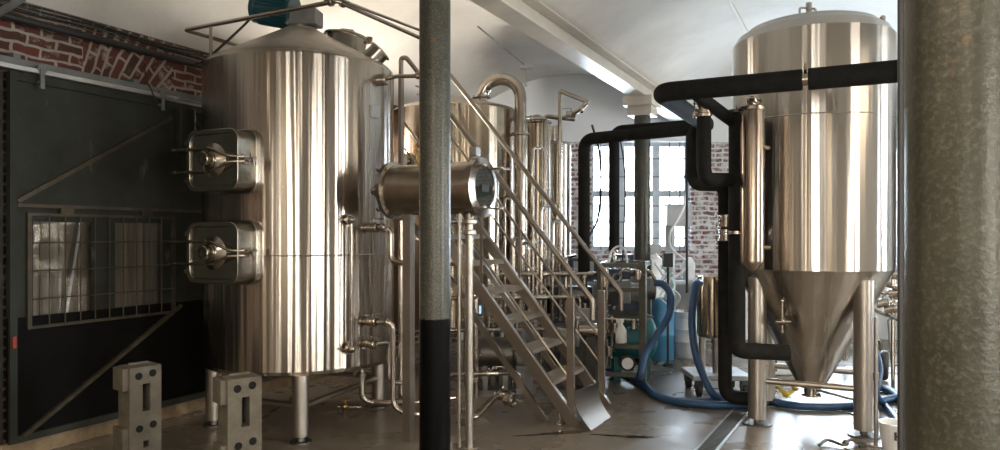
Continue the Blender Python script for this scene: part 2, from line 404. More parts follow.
def window(loc, rz, x0, x1, z0, z1, th, mull, transoms, bars):
    """frame in the hole, panes, thin bars; local x along wall, outside is +y"""
    WN[0] += 1; m = Matrix.Translation(V(loc)) @ Matrix.Rotation(rz, 4, 'Z')
    b = MB().at(m); y0, y1 = th*.55, th*.55+.07
    b.box(x0, x0+.06, y0, y1, z0, z1); b.box(x1-.06, x1, y0, y1, z0, z1); b.box(x0+.06, x1-.06, y0, y1, z0, z0+.07); b.box(x0+.06, x1-.06, y0, y1, z1-.06, z1)
    for q in mull: b.box(q-.055, q+.055, y0-.02, y1, z0+.07, z1-.06)
    ms = [x0+.06]+[v for q in mull for v in (q-.055, q+.055)]+[x1-.06]
    for q in transoms:
        for i in range(0, len(ms), 2): b.box(ms[i], ms[i+1], y0, y1, q-.05, q+.05)
    fr = struct(b, 'window_%d' % WN[0], M['winframe'], loc, rz)
    b = MB().at(m)
    for x in bars[0]: b.box(x-.008, x+.008, y0-.05, y0-.03, z0, z1)
    for z in bars[1]: b.box(x0, x1, y0-.03, y0-.015, z-.008, z+.008)
    b.build('window_grille', M['winbar'], fr)
    for i in range(0, len(ms), 2):
        b = MB().at(m); b.box(ms[i], ms[i+1], y0+.03, y0+.036, z0+.07, z1-.06); b.build('pane', M['glass'], fr)
    c = m @ V(((x0+x1)/2, th+.02, (z0+z1)/2)); portal(c, rz, x1-x0, z1-z0)
# back wall
W1 = (1.40, 2.92, 1.36, 3.03); W2 = (4.0, 7.2, 1.0, 3.0)
wall_with_holes('wall_back', M['brick_back'], (0, BACK, 0), 0, -2.6, 11.0, 4.3, .32, [W1, W2])
window((0, BACK, 0), 0, *W1, .32, [1.83+.05, 2.42], [2.24], ([1.56, 2.62, 2.78], [1.55, 1.8, 2.05, 2.5, 2.78]))
window((0, BACK, 0), 0, *W2, .32, [5.05, 6.15], [2.1], ([4.6, 5.3, 6.0], [1.5, 1.8, 2.5, 2.8]))
# left wall (face at n = WL), local x along U, its back on the outside
lw_rz = math.atan2(U.y, U.x)
wall_with_holes('wall_left', M['brick_left'], FR(WL, 0), lw_rz, UR-.3, 10.0, 3.4, .35, [])
# right wall, local +y must point outside (+N)
rw_rz = math.atan2(-U.y, -U.x)
RWH = [(-9.3, -7.9, .9, 2.9), (-4.8, -3.6, .9, 2.9), (-.6, 1.0, .9, 2.9)]
wall_with_holes('wall_right', M['plaster'], FR(WR, 0), rw_rz, -15, 3.9, 3.6, .35, RWH)
for x0, x1, z0, z1 in RWH: window(FR(WR, 0), rw_rz, x0, x1, z0, z1, .35, [x0+(x1-x0)/3, x0+(x1-x0)*2/3], [z0+1.2], ([], [z0+.6]))
# rear wall behind the camera
re_rz = math.atan2(-N.y, -N.x)
REH = [(-2.6, -1.2, .8, 2.9), (1.3, 1.75, .8, 2.9)]
wall_with_holes('wall_rear', M['plaster'], FR(0, UR), re_rz, -4.0, 5.6, 4.2, .35, REH)
for x0, x1, z0, z1 in REH: window(FR(0, UR), re_rz, x0, x1, z0, z1, .35, [(x0+x1)/2], [z0+1.2], ([], []))

# timber sill at the foot of the sliding doors
b = MB(); b.bar(FR(WL+.05, 1.0, .06), FR(WL+.05, 9.2, .06), .10, .12); struct(b, 'baseboard_left', M['timber'])

# ------------------------------------------------------------------ sliding door on the left wall
def LW(u, z, off): return FR(WL+off, u, z)
def uw(x, off=.1):          # position along the left wall seen at image column x
    k = (x-500)/F; # X=kY ; n=.89443X-.44721Y=WL+off
    Y = (WL+off)/(.89443*k-.44721); return .44721*k*Y+.89443*Y
du0, du1 = uw(6), uw(215)
gx0, gx1 = uw(28), uw(169)
p1 = (uw(31), uw(90)); p2 = (uw(113), uw(161))
zt, zb = 1.70, 1.01
doorm = Matrix.Translation(FR(WL, 0)) @ Matrix.Rotation(lw_rz, 4, 'Z')     # local x along wall, -y into the room
root = thing('sliding_door', 'dark green sheet steel sliding door with two barred panes on the left wall', 'door', FR(WL+.1, du0, .12), lw_rz)
def dbox(b, u0, u1, z0, z1, o0, o1): return b.box(u0, u1, -o1, -o0, z0, z1)
b = MB().at(doorm)
dbox(b, du0, du1, 1.0+zt-1.0, 2.74, .10, .125)
for a, c in ((du0, p1[0]), (p1[1], p2[0]), (p2[1], du1)): dbox(b, a, c, zb, zt, .10, .125)
b.build('upper_sheet', M['door'], root)
b = MB().at(doorm); dbox(b, du0, du1, .13, zb, .10, .125); b.build('lower_sheet', M['doorlow'], root)
b = MB().at(doorm); dbox(b, du0, du0+.05, .12, 2.76, .125, .15); dbox(b, du1-.05, du1, .12, 2.76, .125, .15); dbox(b, du0+.05, du1-.05, 2.70, 2.76, .125, .15); dbox(b, du0+.05, du1-.05, .12, .17, .125, .15)
b.build('door_frame', M['door'], root)
b = MB().at(doorm); dbox(b, du0+.05, du1-.05, 1.80, 1.825, .125, .155); b.build('cross_rail', M['angle'], root)
uc, ud = uw(168), uw(178)
b = MB(); b.bar(LW(du0+.05, 1.84, .14), LW(uc, 2.62, .14), .035, .03); b.build('diagonal_brace', M['angle'], root)
b = MB(); b.bar(LW(uw(20), .16, .14), LW(ud, .98, .14), .035, .03); b.build('diagonal_brace', M['angle'], root)
b = MB().at(doorm); dbox(b, gx0-.03, gx0, zb-.09, 1.76, .125, .15); dbox(b, gx1, gx1+.03, zb-.09, 1.76, .125, .15); dbox(b, gx0, gx1, 1.74, 1.76, .125, .15); dbox(b, gx0, gx1, zb-.09, zb-.07, .125, .15)
b.build('grille_frame', M['angle'], root)
b = MB().at(doorm); nx = 9
for i in range(1, nx+1):
    x = gx0+(gx1-gx0)*i/(nx+1); b.cyl((x, -.158, zb-.08), (x, -.158, 1.75), .005, 6)
for i in range(1, 4):
    z = zb-.08+(1.75-zb+.08)*i/4; b.cyl((gx0, -.165, z), (gx1, -.165, z), .005, 6)
b.build('wire_grille', M['angle'], root)
for a, c in (p1, p2):
    b = MB().at(doorm); dbox(b, a, c, zb, zt, .108, .112); b.build('pane', M['glass'], root)
for x in (62, 142):
    b = MB().at(doorm); u_ = uw(x); dbox(b, u_-.05, u_+.05, 1.76, 1.80, .125, .17); b.build('bracket', M['angle'], root)
b = MB().at(doorm); u_ = uw(6); dbox(b, u_+.01, u_+.035, .80, .88, .15, .165); b.build('door_tag', M['red'], root, label='small red tag hanging on the door edge')
for x, z in ((34, 2.74), (155, 2.74)):
    b = MB(); u_ = uw(x); b.cyl(LW(u_, 2.80, .17), LW(u_, 2.80, .20), .035, 14); b.bar(LW(u_, 2.80, .20), LW(u_, 2.66, .20), .03, .012, N); b.cyl(LW(u_, 2.71, .14), LW(u_, 2.71, .21), .012, 8)
    b.build('roller_hanger', M['railgrey'], root)
root2 = thing('sliding_door', 'dark sheet steel door leaf cut off by the left edge of the photo', 'door', FR(WL+.06, du0-.8, .12), lw_rz)
b = MB().at(doorm); dbox(b, du0-1.6, du0-.015, .13, 2.72, .04, .06); b.build('upper_sheet', M['door'], root2)
b = MB().at(doorm); dbox(b, du0-.065, du0-.015, .12, 2.74, .06, .09); dbox(b, du0-1.6, du0-.065, 2.68, 2.74, .06, .09); b.build('door_frame', M['door'], root2)
# boards behind the panes
for i in range(9):
    a = p1[0]-.04+i*.145; 
    b = MB().at(doorm); dbox(b, a, a+.14, .9, 1.85, .012, .03)
    solo(b, 'wooden_board', M['boards'], 'whitewashed upright board seen behind the wire grille of the sliding door', 'board', 'boards behind the door panes', loc=LW(a, .9, .02), rz=lw_rz)
b = MB(); b.bar(LW(uw(66), .95, .06), LW(uw(84), 1.8, .05), .02, .07, N); solo(b, 'metal_strut', M['galv'], 'pale strut leaning behind the left pane of the sliding door', 'strut', loc=LW(uw(66), .95, .06))
# second door leaf beyond, partly seen right of the first under the bricks
root = thing('door_post', 'short dark wooden post hanging below the rail beside the big tank', 'post', LW(uw(173), 1.9, .15), lw_rz)
b = MB().at(doorm); a = uw(171); dbox(b, a, a+.16, 2.33, 2.72, .15, .22); b.build('post_block', M['door'], root, bevel=.008)
b = MB(); b.bar(LW(a+.16, 2.66, .17), LW(a+.62, 2.22, .17), .03, .03); b.build('post_brace', M['angle'], root)
# rail
root = thing('door_rail', 'long galvanised sliding door rail fixed under the brick band', 'rail', LW(du0-1.4, 2.76, .1), lw_rz)
b = MB().at(doorm); dbox(b, du0-1.4, 7.6, 2.80, 2.862, .0, .13); b.build('rail_box', M['railgrey'], root, bevel=.006)
b = MB().at(doorm); dbox(b, du0-1.4, 7.6, 2.765, 2.80, .125, .20); b.build('rail_track', M['galv'], root, bevel=.004)
for i in range(6):
    b = MB().at(doorm); a = du0-.9+i*.95; dbox(b, a, a+.05, 2.862, 2.90, .0, .10); b.build('rail_bracket', M['railgrey'], root)
# pipe and wire tray at the springing of the vault
b = MB(); b.tube([LW(2.0, 3.15, .10), LW(8.6, 3.15, .10)], .030, 10); solo(b, 'black_pipe', M['cable'], 'straight black pipe running along the brick wall under the ceiling', 'pipe', loc=LW(2.0, 3.055, .1))
b = MB(); 
for o_, z in ((.06, 3.215), (.15, 3.215), (.04, 3.262), (.17, 3.262)): b.tube([LW(2.0, z, o_), LW(8.6, z, o_)], .0035, 5)
for i in range(66):
    u_ = 2.0+i*.1; b.tube([LW(u_, 3.262, .04), LW(u_, 3.215, .06), LW(u_, 3.215, .15), LW(u_, 3.262, .17)], .003, 4)
solo(b, 'wire_cable_tray', M['darksteel'], 'dark wire mesh cable tray along the top of the brick wall', 'cable tray', loc=LW(2.0, 3.15, .1))
for k in range(3):
    b = MB(); pts = [LW(2.0+i*.4, 3.228+.012*k+.015*math.sin(i*1.7+k), .075+.03*k+.008*math.sin(i*2.1+2*k)) for i in range(17)]
    b.tube(smooth_path(pts, 4), .009, 6)
    solo(b, 'tray_cable', M['cable'], 'black cable lying in the wire tray above the brick wall', 'cable', 'cables in the tray', loc=LW(2.0, 3.14, .1))
b = MB(); b.tube(smooth_path([LW(uw(143), 3.04, .12), LW(uw(142), 2.9, .15), LW(uw(141), 2.82, .22), LW(uw(146), 2.73, .22), LW(uw(150), 2.72, .21)]), .006, 6)
solo(b, 'drooping_cable', M['cable'], 'thin black cable drooping over the door rail', 'cable', loc=LW(uw(143), 3.0, .12))

# ------------------------------------------------------------------ columns
def column(p, top, label, mat='column'):
    root = thing('iron_column', label, 'column', (p.x, p.y, 0))
    b = MB().at(Matrix.Translation(V((p.x, p.y, 0)))); b.lathe([(0, .0), (.1, 0), (.1, 1.07), (.1, top), (0, top)], 40); b.build('shaft', M[mat], root)
    b = MB().at(Matrix.Translation(V((p.x, p.y, 0))) @ Matrix.Rotation(RZ, 4, 'Z')); b.box(-.15, .15, -.15, .15, 0, .02); b.build('base_plate', M['darksteel'], root)
    return root
cA = FR(BA, 3.93); cF = FR(BA, 8.83); cB = V((.759, 1.15, 0))
column(cA, 3.30, 'mottled grey round column with black lower half in front of the horizontal vessel')
r = column(cF, 3.08, 'slim brown round column with a cream capital before the window')
b = MB().at(Matrix.Translation(V((cF.x, cF.y, 0))) @ Matrix.Rotation(RZ, 4, 'Z')); b.box(-.15, .15, -.15, .15, 3.08, 3.19); b.box(-.18, .18, -.24, .24, 3.19, 3.30); b.build('capital', M['whitewash_beam'], r)
column(cB, 3.27, 'rust-stained grey column close to the camera at the right edge', 'column_near')

b = MB(); e_ = V((-.130, -.02, 0)); b.tube([cB+e_+Z*.1, cB+e_+Z*1.5, cB+e_+V((.0,0,3.1))], .005, 8); solo(b, 'column_cable', M['cable'], 'thin black cable running up the left side of the near column', 'cable', loc=cB+e_+Z*.1)
# ------------------------------------------------------------------ small fittings
def clamp(b, p, d, r, wing=True, side=None):
    p = V(p); d = V(d).normalized()
    b.cyl(p-d*.012, p+d*.012, r*1.55, 20); b.cyl(p-d*.020, p-d*.012, r*1.25, 20, r*1.5); b.cyl(p+d*.012, p+d*.020, r*1.5, 20, r*1.25)
    if wing:
        s_ = (side if side is not None else d.cross(Z) if abs(d.z) < .9 else V((-1, 0, 0))).normalized()
        b.cyl(p+s_*r*1.4, p+s_*(r*1.6+.03), .005, 6); b.bar(p+s_*(r*1.6+.02)-d*.02, p+s_*(r*1.6+.02)+d*.02, .006, .012, s_.cross(d))
def valve(b, p, d, r, lever=None, ll=.12):
    """butterfly valve body"""
    p = V(p); d = V(d).normalized(); clamp(b, p-d*.035, d, r); clamp(b, p+d*.035, d, r)
    b.cyl(p-d*.03, p+d*.03, r*1.45, 20)
    l = V(lever if lever is not None else (0, 0, 1)).normalized(); sd = d
    b.cyl(p, p+l*(r*1.5+.03), .009, 10); b.bar(p+l*(r*1.5+.03), p+l*(r*1.5+.03)+sd*ll, .018, .006)
def pipe_thing(name, label, pts, r, fil=.08, mat='pipe', clamps=(), valves=(), cat='pipe', group=None, seg=14):
    pts = [V(p) for p in pts]
    root = thing(name, label, cat, pts[0], 0, group)
    b = MB(); b.tube(fillet(pts, fil), r, seg); b.build('pipe_run', M[mat], root)
    for p, d in clamps:
        b = MB(); clamp(b, p, d, r); b.build('clamp', M['pipe'], root)
    for p, d, l in valves:
        b = MB(); valve(b, p, d, r, l); b.build('valve', M['lid'], root)
    return root

b = MB(); b.tube(smooth_path([P(-30,26,4.3), P(0,12,4.25), P(22,-2,4.2), P(40,-20,4.2)]), .022, 10); solo(b, 'grey_conduit', M['railgrey'], 'grey conduit bending across the top left corner of the photo', 'conduit', loc=P(0,12,4.25))
# ------------------------------------------------------------------ tank 1: big brewing vessel at left
T1 = V((-1.755, 6.35, 0)); R1 = .81
def TT(c, z=0): return Matrix.Translation(V((c.x, c.y, z)))
root = thing('brewing_vessel', 'tall steel brewing vessel with two square manways and teal motor on its cone', 'tank', T1, RZ)
tank1 = root
b = MB().at(TT(T1)); b.lathe([(0,.47),(.5,.485),(R1-.03,.50),(R1-.008,.515),(R1,.54),(R1,1.435),(R1+.003,1.44),(R1,1.445),(R1,3.015),(R1-.006,3.035),(R1-.02,3.045),(0,3.045)], 96)
b.build('shell', M['tank'], root, angle=10)
b = MB().at(TT(T1)); b.lathe([(R1-.015,3.04),(R1-.03,3.062),(.16,3.395),(.0,3.395)], 72); b.build('cone_roof', M['cone'], root)
legsp = [V((-1.54,5.56,0)), V((-2.41,6.06,0)), V((-1.13,6.72,0)), V((-1.98,7.08,0))]
for p in legsp:
    b = MB(); b.cyl(p+Z*.05, p+Z*.52, .065, 28); l = b.build('leg', M['leg'], root)
    b = MB(); b.at(TT(p)).lathe([(0,0),(.085,0),(.085,.012),(.035,.014),(.03,.06),(0,.06)], 24); b.build('foot', M['darksteel'], l)
for i, j in ((0, 1), (0, 2), (1, 3), (2, 3)):
    b = MB(); b.cyl(legsp[i]+Z*.27, legsp[j]+Z*.27, .024, 14); b.build('leg_brace', M['leg'], root)
# manways
ma = math.radians(-114.5); m_ = V((math.cos(ma), math.sin(ma), 0)); side = Z.cross(m_)      # side: image right
def manway(zc):
    base = T1+m_*(R1-.06)+Z*zc
    fr_ = Matrix((side, Z, m_)).transposed().to_4x4(); fr_.translation = base
    W, H = .50, .445
    b = MB().at(fr_); b.ring(rrect(W+.05, H+.05, .09), rrect(W-.02, H-.02, .07), 0, .085)
    b.ring(rrect(W, H, .08), rrect(W-.03, H-.03, .065), .085, .235); p = b.build('manway_collar', M['lid'], root, bevel=.006)
    b = MB().at(fr_)
    o1, o2, o3 = rrect(W+.02, H+.02, .085), rrect(W-.05, H-.05, .065), rrect(W-.075, H-.075, .055)
    b.ring(o1, o2, .232, .262); b.prism(o2, .235, .248)
    b.at(fr_ @ Matrix.Translation(V((0, 0, .248)))); b.lathe([(.13, 0), (.075, .03), (.062, .035), (.062, .05), (0, .05)], 28)
    b.build('manway_lid', M['lid'], p, bevel=.004)
    b = MB().at(fr_ @ Matrix.Translation(V((-.005, 0, .298)))); b.lathe([(.040,0),(.057,0),(.057,.05),(.052,.055),(.040,.055)], 24, closed=True)
    b.build('hub', M['pipe'], p)
    b = MB().at(fr_ @ Matrix.Translation(V((-.005, 0, .298)))); b.lathe([(0,.030),(.0405,.030),(.0405,.036),(0,.036)], 20); b.build('dark_hub_disc', M['black'], p)  # black disc paints the dark inside of the hub hole
    b = MB().at(fr_)
    for s_ in (1, -1):
        b.tube(fillet([(-.33, .085*s_, .30), (.03, .085*s_, .30), (.20, .02*s_, .29), (.285, .018*s_, .22)], .04), .011, 10)
        b.cyl((-.02, .085*s_, .25), (-.02, .085*s_, .315), .012, 10)
        b.cyl((-.33, .085*s_, .30), (-.37, .085*s_, .30), .015, 10)
    b.build('clamp_arms', M['pipe'], p)
    b = MB().at(fr_); b.cyl((.255, 0, .18), (.335, 0, .18), .013, 12)
    for k in range(4):
        a = k*PI/2+.4; b.cyl((.325, 0, .18), (.325, .05*math.cos(a), .18+.05*math.sin(a)), .008, 8)
    b.cyl((.31, 0, .18), (.345, 0, .18), .022, 12); b.box(.25, .275, -.035, .035, .14, .22)
    b.build('star_knob', M['pipe'], p)
    b = MB().at(fr_); b.box(-.30, -.245, -.16, -.13, .20, .25); b.cyl((-.275, -.19, .225), (-.275, -.10, .225), .012, 10); b.box(-.30, -.245, .13, .16, .20, .25)
    b.build('hinge', M['lid'], p)
manway(2.165); manway(1.465)
# motor and gearbox on the cone
b = MB().at(TT(T1)); b.lathe([(.15,3.39),(.15,3.405),(.12,3.41),(.10,3.44),(0,3.44)], 24); b.build('motor_stool', M['leg'], root)
b = MB().at(TT(T1) @ Matrix.Rotation(-.15, 4, 'Z')); b.box(-.07,.17,-.095,.095,3.435,3.575); b.box(-.04,.13,-.075,.075,3.575,3.595); b.box(-.10,-.07,-.12,.12,3.43,3.62)
gb = b.build('gearbox', M['motorgrey'], root, bevel=.01)
mdir = V((-.97, .12, .20)).normalized(); mc = T1+V((-.08, 0, 3.555))
b = MB().at(frame(mc, mdir)); b.lathe([(0,-.02),(.15,-.02),(.15,.0),(.132,.01),(.132,.30),(.138,.305),(.138,.34),(.11,.36),(0,.36)], 36)
mt = b.build('motor', M['teal'], root)
b = MB().at(frame(mc, mdir))
for k in range(24):
    a = 2*PI*k/24; b.box(*(0,0,0,0,0,0)) if False else None
    c_, s_ = math.cos(a), math.sin(a); b.bar((.13*c_, .13*s_, .02), (.13*c_, .13*s_, .29), .006, .03, V((c_, s_, 0)))
b.build('cooling_fins', M['teal'], mt)
b = MB().at(frame(mc, mdir)); b.lathe([(0,.365),(.10,.365),(.10,.36),(.0,.36)], 24); b.build('fan_grille', M['black'], mt)
# roof manhole and small port
def on_cone(ang, rr):  # point and normal on the roof cone
    zz = 3.062+(R1-.03-rr)/(R1-.19)*.333; d = V((math.cos(ang), math.sin(ang), 0)); return T1+d*rr+Z*zz, (d*.333+Z*.62).normalized()
pc, pn = on_cone(math.radians(22), .40)
b = MB().at(frame(pc-pn*.05, (pn*.35+Z).normalized())); b.lathe([(0,0),(.185,0),(.185,.15),(.205,.152),(.205,.168),(.185,.172),(.14,.19),(0,.20)], 40); rm = b.build('roof_manhole', M['lid'], root)
b = MB().at(frame(pc-pn*.05, (pn*.35+Z).normalized())); b.tube(fillet([(-.06,0,.2),(-.06,0,.235),(.06,0,.235),(.06,0,.2)], .02), .008, 8); b.build('manhole_handle', M['pipe'], rm); b = MB().at(frame(pc-pn*.05, (pn*.35+Z).normalized())); b.box(.19,.235,-.02,.02,.13,.19); b.build('manhole_hinge', M['pipe'], rm)
pc, pn = on_cone(math.radians(-12), .66)
b = MB().at(frame(pc-pn*.03, (pn*.6+V((1,.1,.5))*.5))); b.lathe([(0,0),(.09,0),(.09,.11),(.105,.112),(.105,.13),(.09,.14),(0,.15)], 28); b.build('roof_port', M['lid'], root)
# shell fittings: clean-in-place inlet, level tube, valves
def shell1(x, z, out=0):
    """point on tank 1 shell seen at image column x"""
    k = (x-500)/F; # ray X=kY ; |p-T1|=R
    A = 1+k*k; B = -2*(T1.x*k+T1.y); C = T1.x**2+T1.y**2-(R1+out)**2; Y = (-B-math.sqrt(max(0, B*B-4*A*C)))/(2*A); p = V((k*Y, Y, z)); return p, (p-V((T1.x, T1.y, z))).normalized()
pU, nU = shell1(347, 1.72); pL, nL = shell1(347, .70)
b = MB()
for p, nn in ((pU, nU), (pL, nL)):
    b.cyl(p-nn*.02, p+nn*.005, .055, 24); b.cyl(p, p+nn*.075, .022, 16); clamp(b, p+nn*.045, nn, .026)
b.tube([pU+nU*.07-Z*-.03, pL+nL*.07-Z*.03], .013, 12)
for p, nn in ((pU, nU), (pL, nL)): b.sphere(p+nn*.07, .032, 14)
b.build('level_tube', M['pipe'], root)
pP, nP = shell1(374, 2.62); b = MB().at(frame(pP, nP, Z)); b.box(-.05,.05,-.05,.05,-.01,.02); b.build('name_plate', M['galv'], root, bevel=.003)
pI, nI = shell1(380, 2.90)
b = MB(); b.cyl(pI-nI*.03, pI+nI*.04, .05, 20); clamp(b, pI+nI*.05, nI, .032); b.tube([pI+nI*.02, pI+V((.16, -.14, .0)), pI+V((.50, -.20, -.01))], .017, 12); clamp(b, pI+V((.34,-.17,0)), V((1,-.1,0)), .02)
b.build('inlet_pipe', M['pipe'], root)
for xx, zz in ((366, 1.66), (365, .90), (364, .72)):
    p, nn = shell1(xx, zz); b = MB(); b.cyl(p-nn*.03, p+nn*.01, .05, 20); b.cyl(p, p+nn*.14, .026, 14); valve(b, p+nn*.085, nn, .026, (0,0,1) , .11); b.build('outlet_valve', M['pipe'], root)
# ring pipe above the tank
zl = 3.30
A_, B_, D_ = V((-2.61,5.97,zl)), V((-1.18,5.23,zl)), V((-2.27,6.6,zl))
C_ = B_+U*1.32
rt = thing('overhead_rinse_pipe', 'thin steel pipe loop running above the big brewing vessel', 'pipe', A_)
b = MB(); b.tube(fillet([D_+N*.5, D_, A_, B_, C_, C_-Z*1.1], .03, 4), .017, 12); b.build('pipe_run', M['pipe'], rt)
b = MB(); b.tube(fillet([B_+V((.05,.02,-.0)), B_+U*1.2+N*.05+Z*.05], .02), .012, 10); b.build('return_pipe', M['pipe'], rt)
b = MB(); clamp(b, B_+N*-.06, N, .02); clamp(b, B_+U*.06, U, .02); b.build('clamp', M['pipe'], rt)
q = A_+N*((233-185)/(338-185)*.62*1.61*.95); b = MB(); b.cyl(q, V((q.x, q.y, 3.04)), .014, 10); b.build('pipe_post', M['pipe'], rt)
q2 = D_+N*.35; b = MB(); b.cyl(q2, V((q2.x, q2.y, 3.12)), .012, 10); b.build('pipe_post', M['pipe'], rt)
b = MB(); b.tube(smooth_path([T1+V((-.35,.02,3.62)), T1+V((-.47,-.05,3.45)), T1+V((-.55,-.25,3.25)), T1+V((-.72,-.3,3.07)), T1+V((-.82,-.25,3.05))]), .011, 8); solo(b, 'motor_cable', M['cable'], 'black cable hanging from the teal motor over the cone', 'cable', loc=T1+V((-.35,.02,3.62)))

# ------------------------------------------------------------------ horizontal vessel behind the column
HC1 = V((-.096, 5.30, 1.95)); HC0 = HC1-N*.86; HR = .195
root = thing('horizontal_vessel', 'small horizontal steel vessel with a round sight glass, behind the grey column', 'vessel', V((HC1.x-.38, HC1.y+.19, HC1.z-HR)), RZ)
b = MB().at(frame(HC0, N)); b.lathe([(0,-.05),(.10,-.045),(HR-.02,0),(HR,.02),(HR,.76),(HR+.012,.765),(HR+.012,.78),(HR-.01,.785)], 56); b.build('shell', M['vessel'], root)
b = MB().at(frame(HC0, N)); b.lathe([(HR+.028,.785),(HR+.028,.83),(HR-.035,.845),(HR-.035,.83),(HR-.03,.785)], 48); b.build('end_ring', M['pipe'], root); b = MB().at(frame(HC0, N)); b.lathe([(HR+.03,.02),(HR+.03,.05),(HR,.06),(HR,.01)], 48, closed=True)
rg = b.build('end_ring', M['pipe'], root)
b = MB().at(frame(HC0, N)); b.lathe([(0,.835),(HR-.034,.835)], 48); b.build('sight_glass', M['sight'], root)
b = MB().at(frame(HC0, N, Z)); b.box(-.03,.02,-.06,.05,.836,.846); b.build('glass_label', M['black'], root)
b = MB()
for e, s0 in ((HC1, 1), (HC0+N*.04, -1)):
    for sz in (1, -1):
        for sy in (1, -1):
            q = e+U*sy*HR*.72+Z*sz*HR*.78; b.cyl(q-N*.05, q+N*.06*max(s0, .3), .008, 8); b.sphere(q+N*.05*s0, .018, 10); b.bar(q+N*.05*s0-U*.03, q+N*.05*s0+U*.03, .01, .012)
b.build('swing_bolts', M['pipe'], root)
q = HC1-N*.10+Z*HR; b = MB(); b.cyl(q-Z*.02, q+Z*.035, .035, 18); b.at(frame(q+Z*.07, N)).box(-.03,.035,-.035,.035,-.03,.03); b.build('junction_box', M['galv'], root, bevel=.004)
q = HC0+N*.28+Z*HR; b = MB(); b.cyl(q-Z*.02, q+Z*.10, .03, 16); b.cyl(q+Z*.1, q+Z*.12, .045, 16); b.sphere(q+Z*.15, .03, 12); b.build('relief_valve', M['brass'], root)
b = MB(); e = HC0-N*.03; b.cyl(e, e-N*.14, .03, 16); clamp(b, e-N*.09, N, .032); b.build('end_nozzle', M['pipe'], root)
# legs of it
q = V((-.215, 5.52, 0)); q = V(((470-500)/F*5.53, 5.40, 0))
b = MB(); b.tube([q+Z*.03, q+Z*1.76], .030, 20); l = b.build('leg', M['leg'], root)
b = MB(); clamp(b, q+Z*1.70, Z, .036); clamp(b, q+Z*1.62, Z, .034); b.build('clamp', M['leg'], l); b = MB(); b.cyl(q, q+Z*.012, .07, 20); b.cyl(q+Z*.012, q+Z*.05, .03, 14); b.build('foot', M['leg'], l)
q2 = V(((458-500)/F*5.25, 5.42, 0)); b = MB(); b.tube([q2+Z*.0, q2+Z*1.80], .014, 12); b.build('drain_tube', M['leg'], root)
q3 = V(((410.5-500)/F*5.72, 5.60, 0)); b = MB(); b.at(TT(q3) @ Matrix.Rotation(RZ, 4, 'Z')).box(-.035,.035,-.035,.035,0,1.78); b.build('square_leg', M['leg'], root)

# ------------------------------------------------------------------ pipes between tank 1 and the vessel
pa = shell1(366, 1.66); pb = shell1(365, .90); pc_ = shell1(364, .72)
e1 = pa[0]+pa[1]*.14
x1 = V(((391-500)/F*5.62, 5.62, 0))
def XY(x, d, z): return V(((x-500)/F*d, d, z))
pipe_thing('transfer_pipe', 'steel pipe stepping down from the upper outlet of the brewing vessel', [e1, XY(391, 5.75, 1.66), XY(391, 5.75, 1.39), XY(409, 5.68, 1.37)], .024, .06, clamps=[(XY(384, 5.73, 1.66), N)])
pipe_thing('transfer_pipe', 'long steel pipe from the middle outlet of the brewing vessel down to the floor', [pb[0]+pb[1]*.14, XY(393, 5.78, .90), XY(393, 5.78, .22), XY(409, 5.75, .16), XY(440, 5.9, .16)], .022, .07, clamps=[(XY(387, 5.79, .90), N)])
pipe_thing('transfer_pipe', 'short steel pipe from the lowest outlet of the brewing vessel to the square leg', [pc_[0]+pc_[1]*.14, XY(389, 5.90, .72), XY(389, 5.9, .40), XY(406, 6.0, .36)], .020, .05)
pipe_thing('vertical_pipe', 'thin upright steel pipe left of the square leg, bent at the floor', [XY(401, 6.0, 1.72), XY(401, 6.0, .26), XY(412, 6.0, .2), XY(455, 6.2, .2)], .020, .06)
pipe_thing('drain_pipe', 'drain pipe dropping under the brewing vessel and turning right along the floor', [XY(362, 6.2, .50), XY(362, 6.2, .17), XY(384, 6.25, .14), XY(412, 6.3, .14)], .028, .08, clamps=[(XY(362, 6.2, .40), Z)])
rt = thing('hose_tap', 'small brass tap on a stub pipe under the brewing vessel', 'tap', XY(345, 6.0, .16))
b = MB(); b.tube([XY(337, 6.0, .17), XY(361, 6.1, .14)], .011, 8); b.build('stub_pipe', M['pipe'], rt); b = MB(); b.sphere(XY(345, 6.0, .17), .028, 12); b.cyl(XY(345, 6, .17), XY(345, 6, .22), .01, 8); b.bar(XY(341, 6, .225), XY(350, 6, .225), .015, .006); b.build('tap_body', M['brass'], rt)

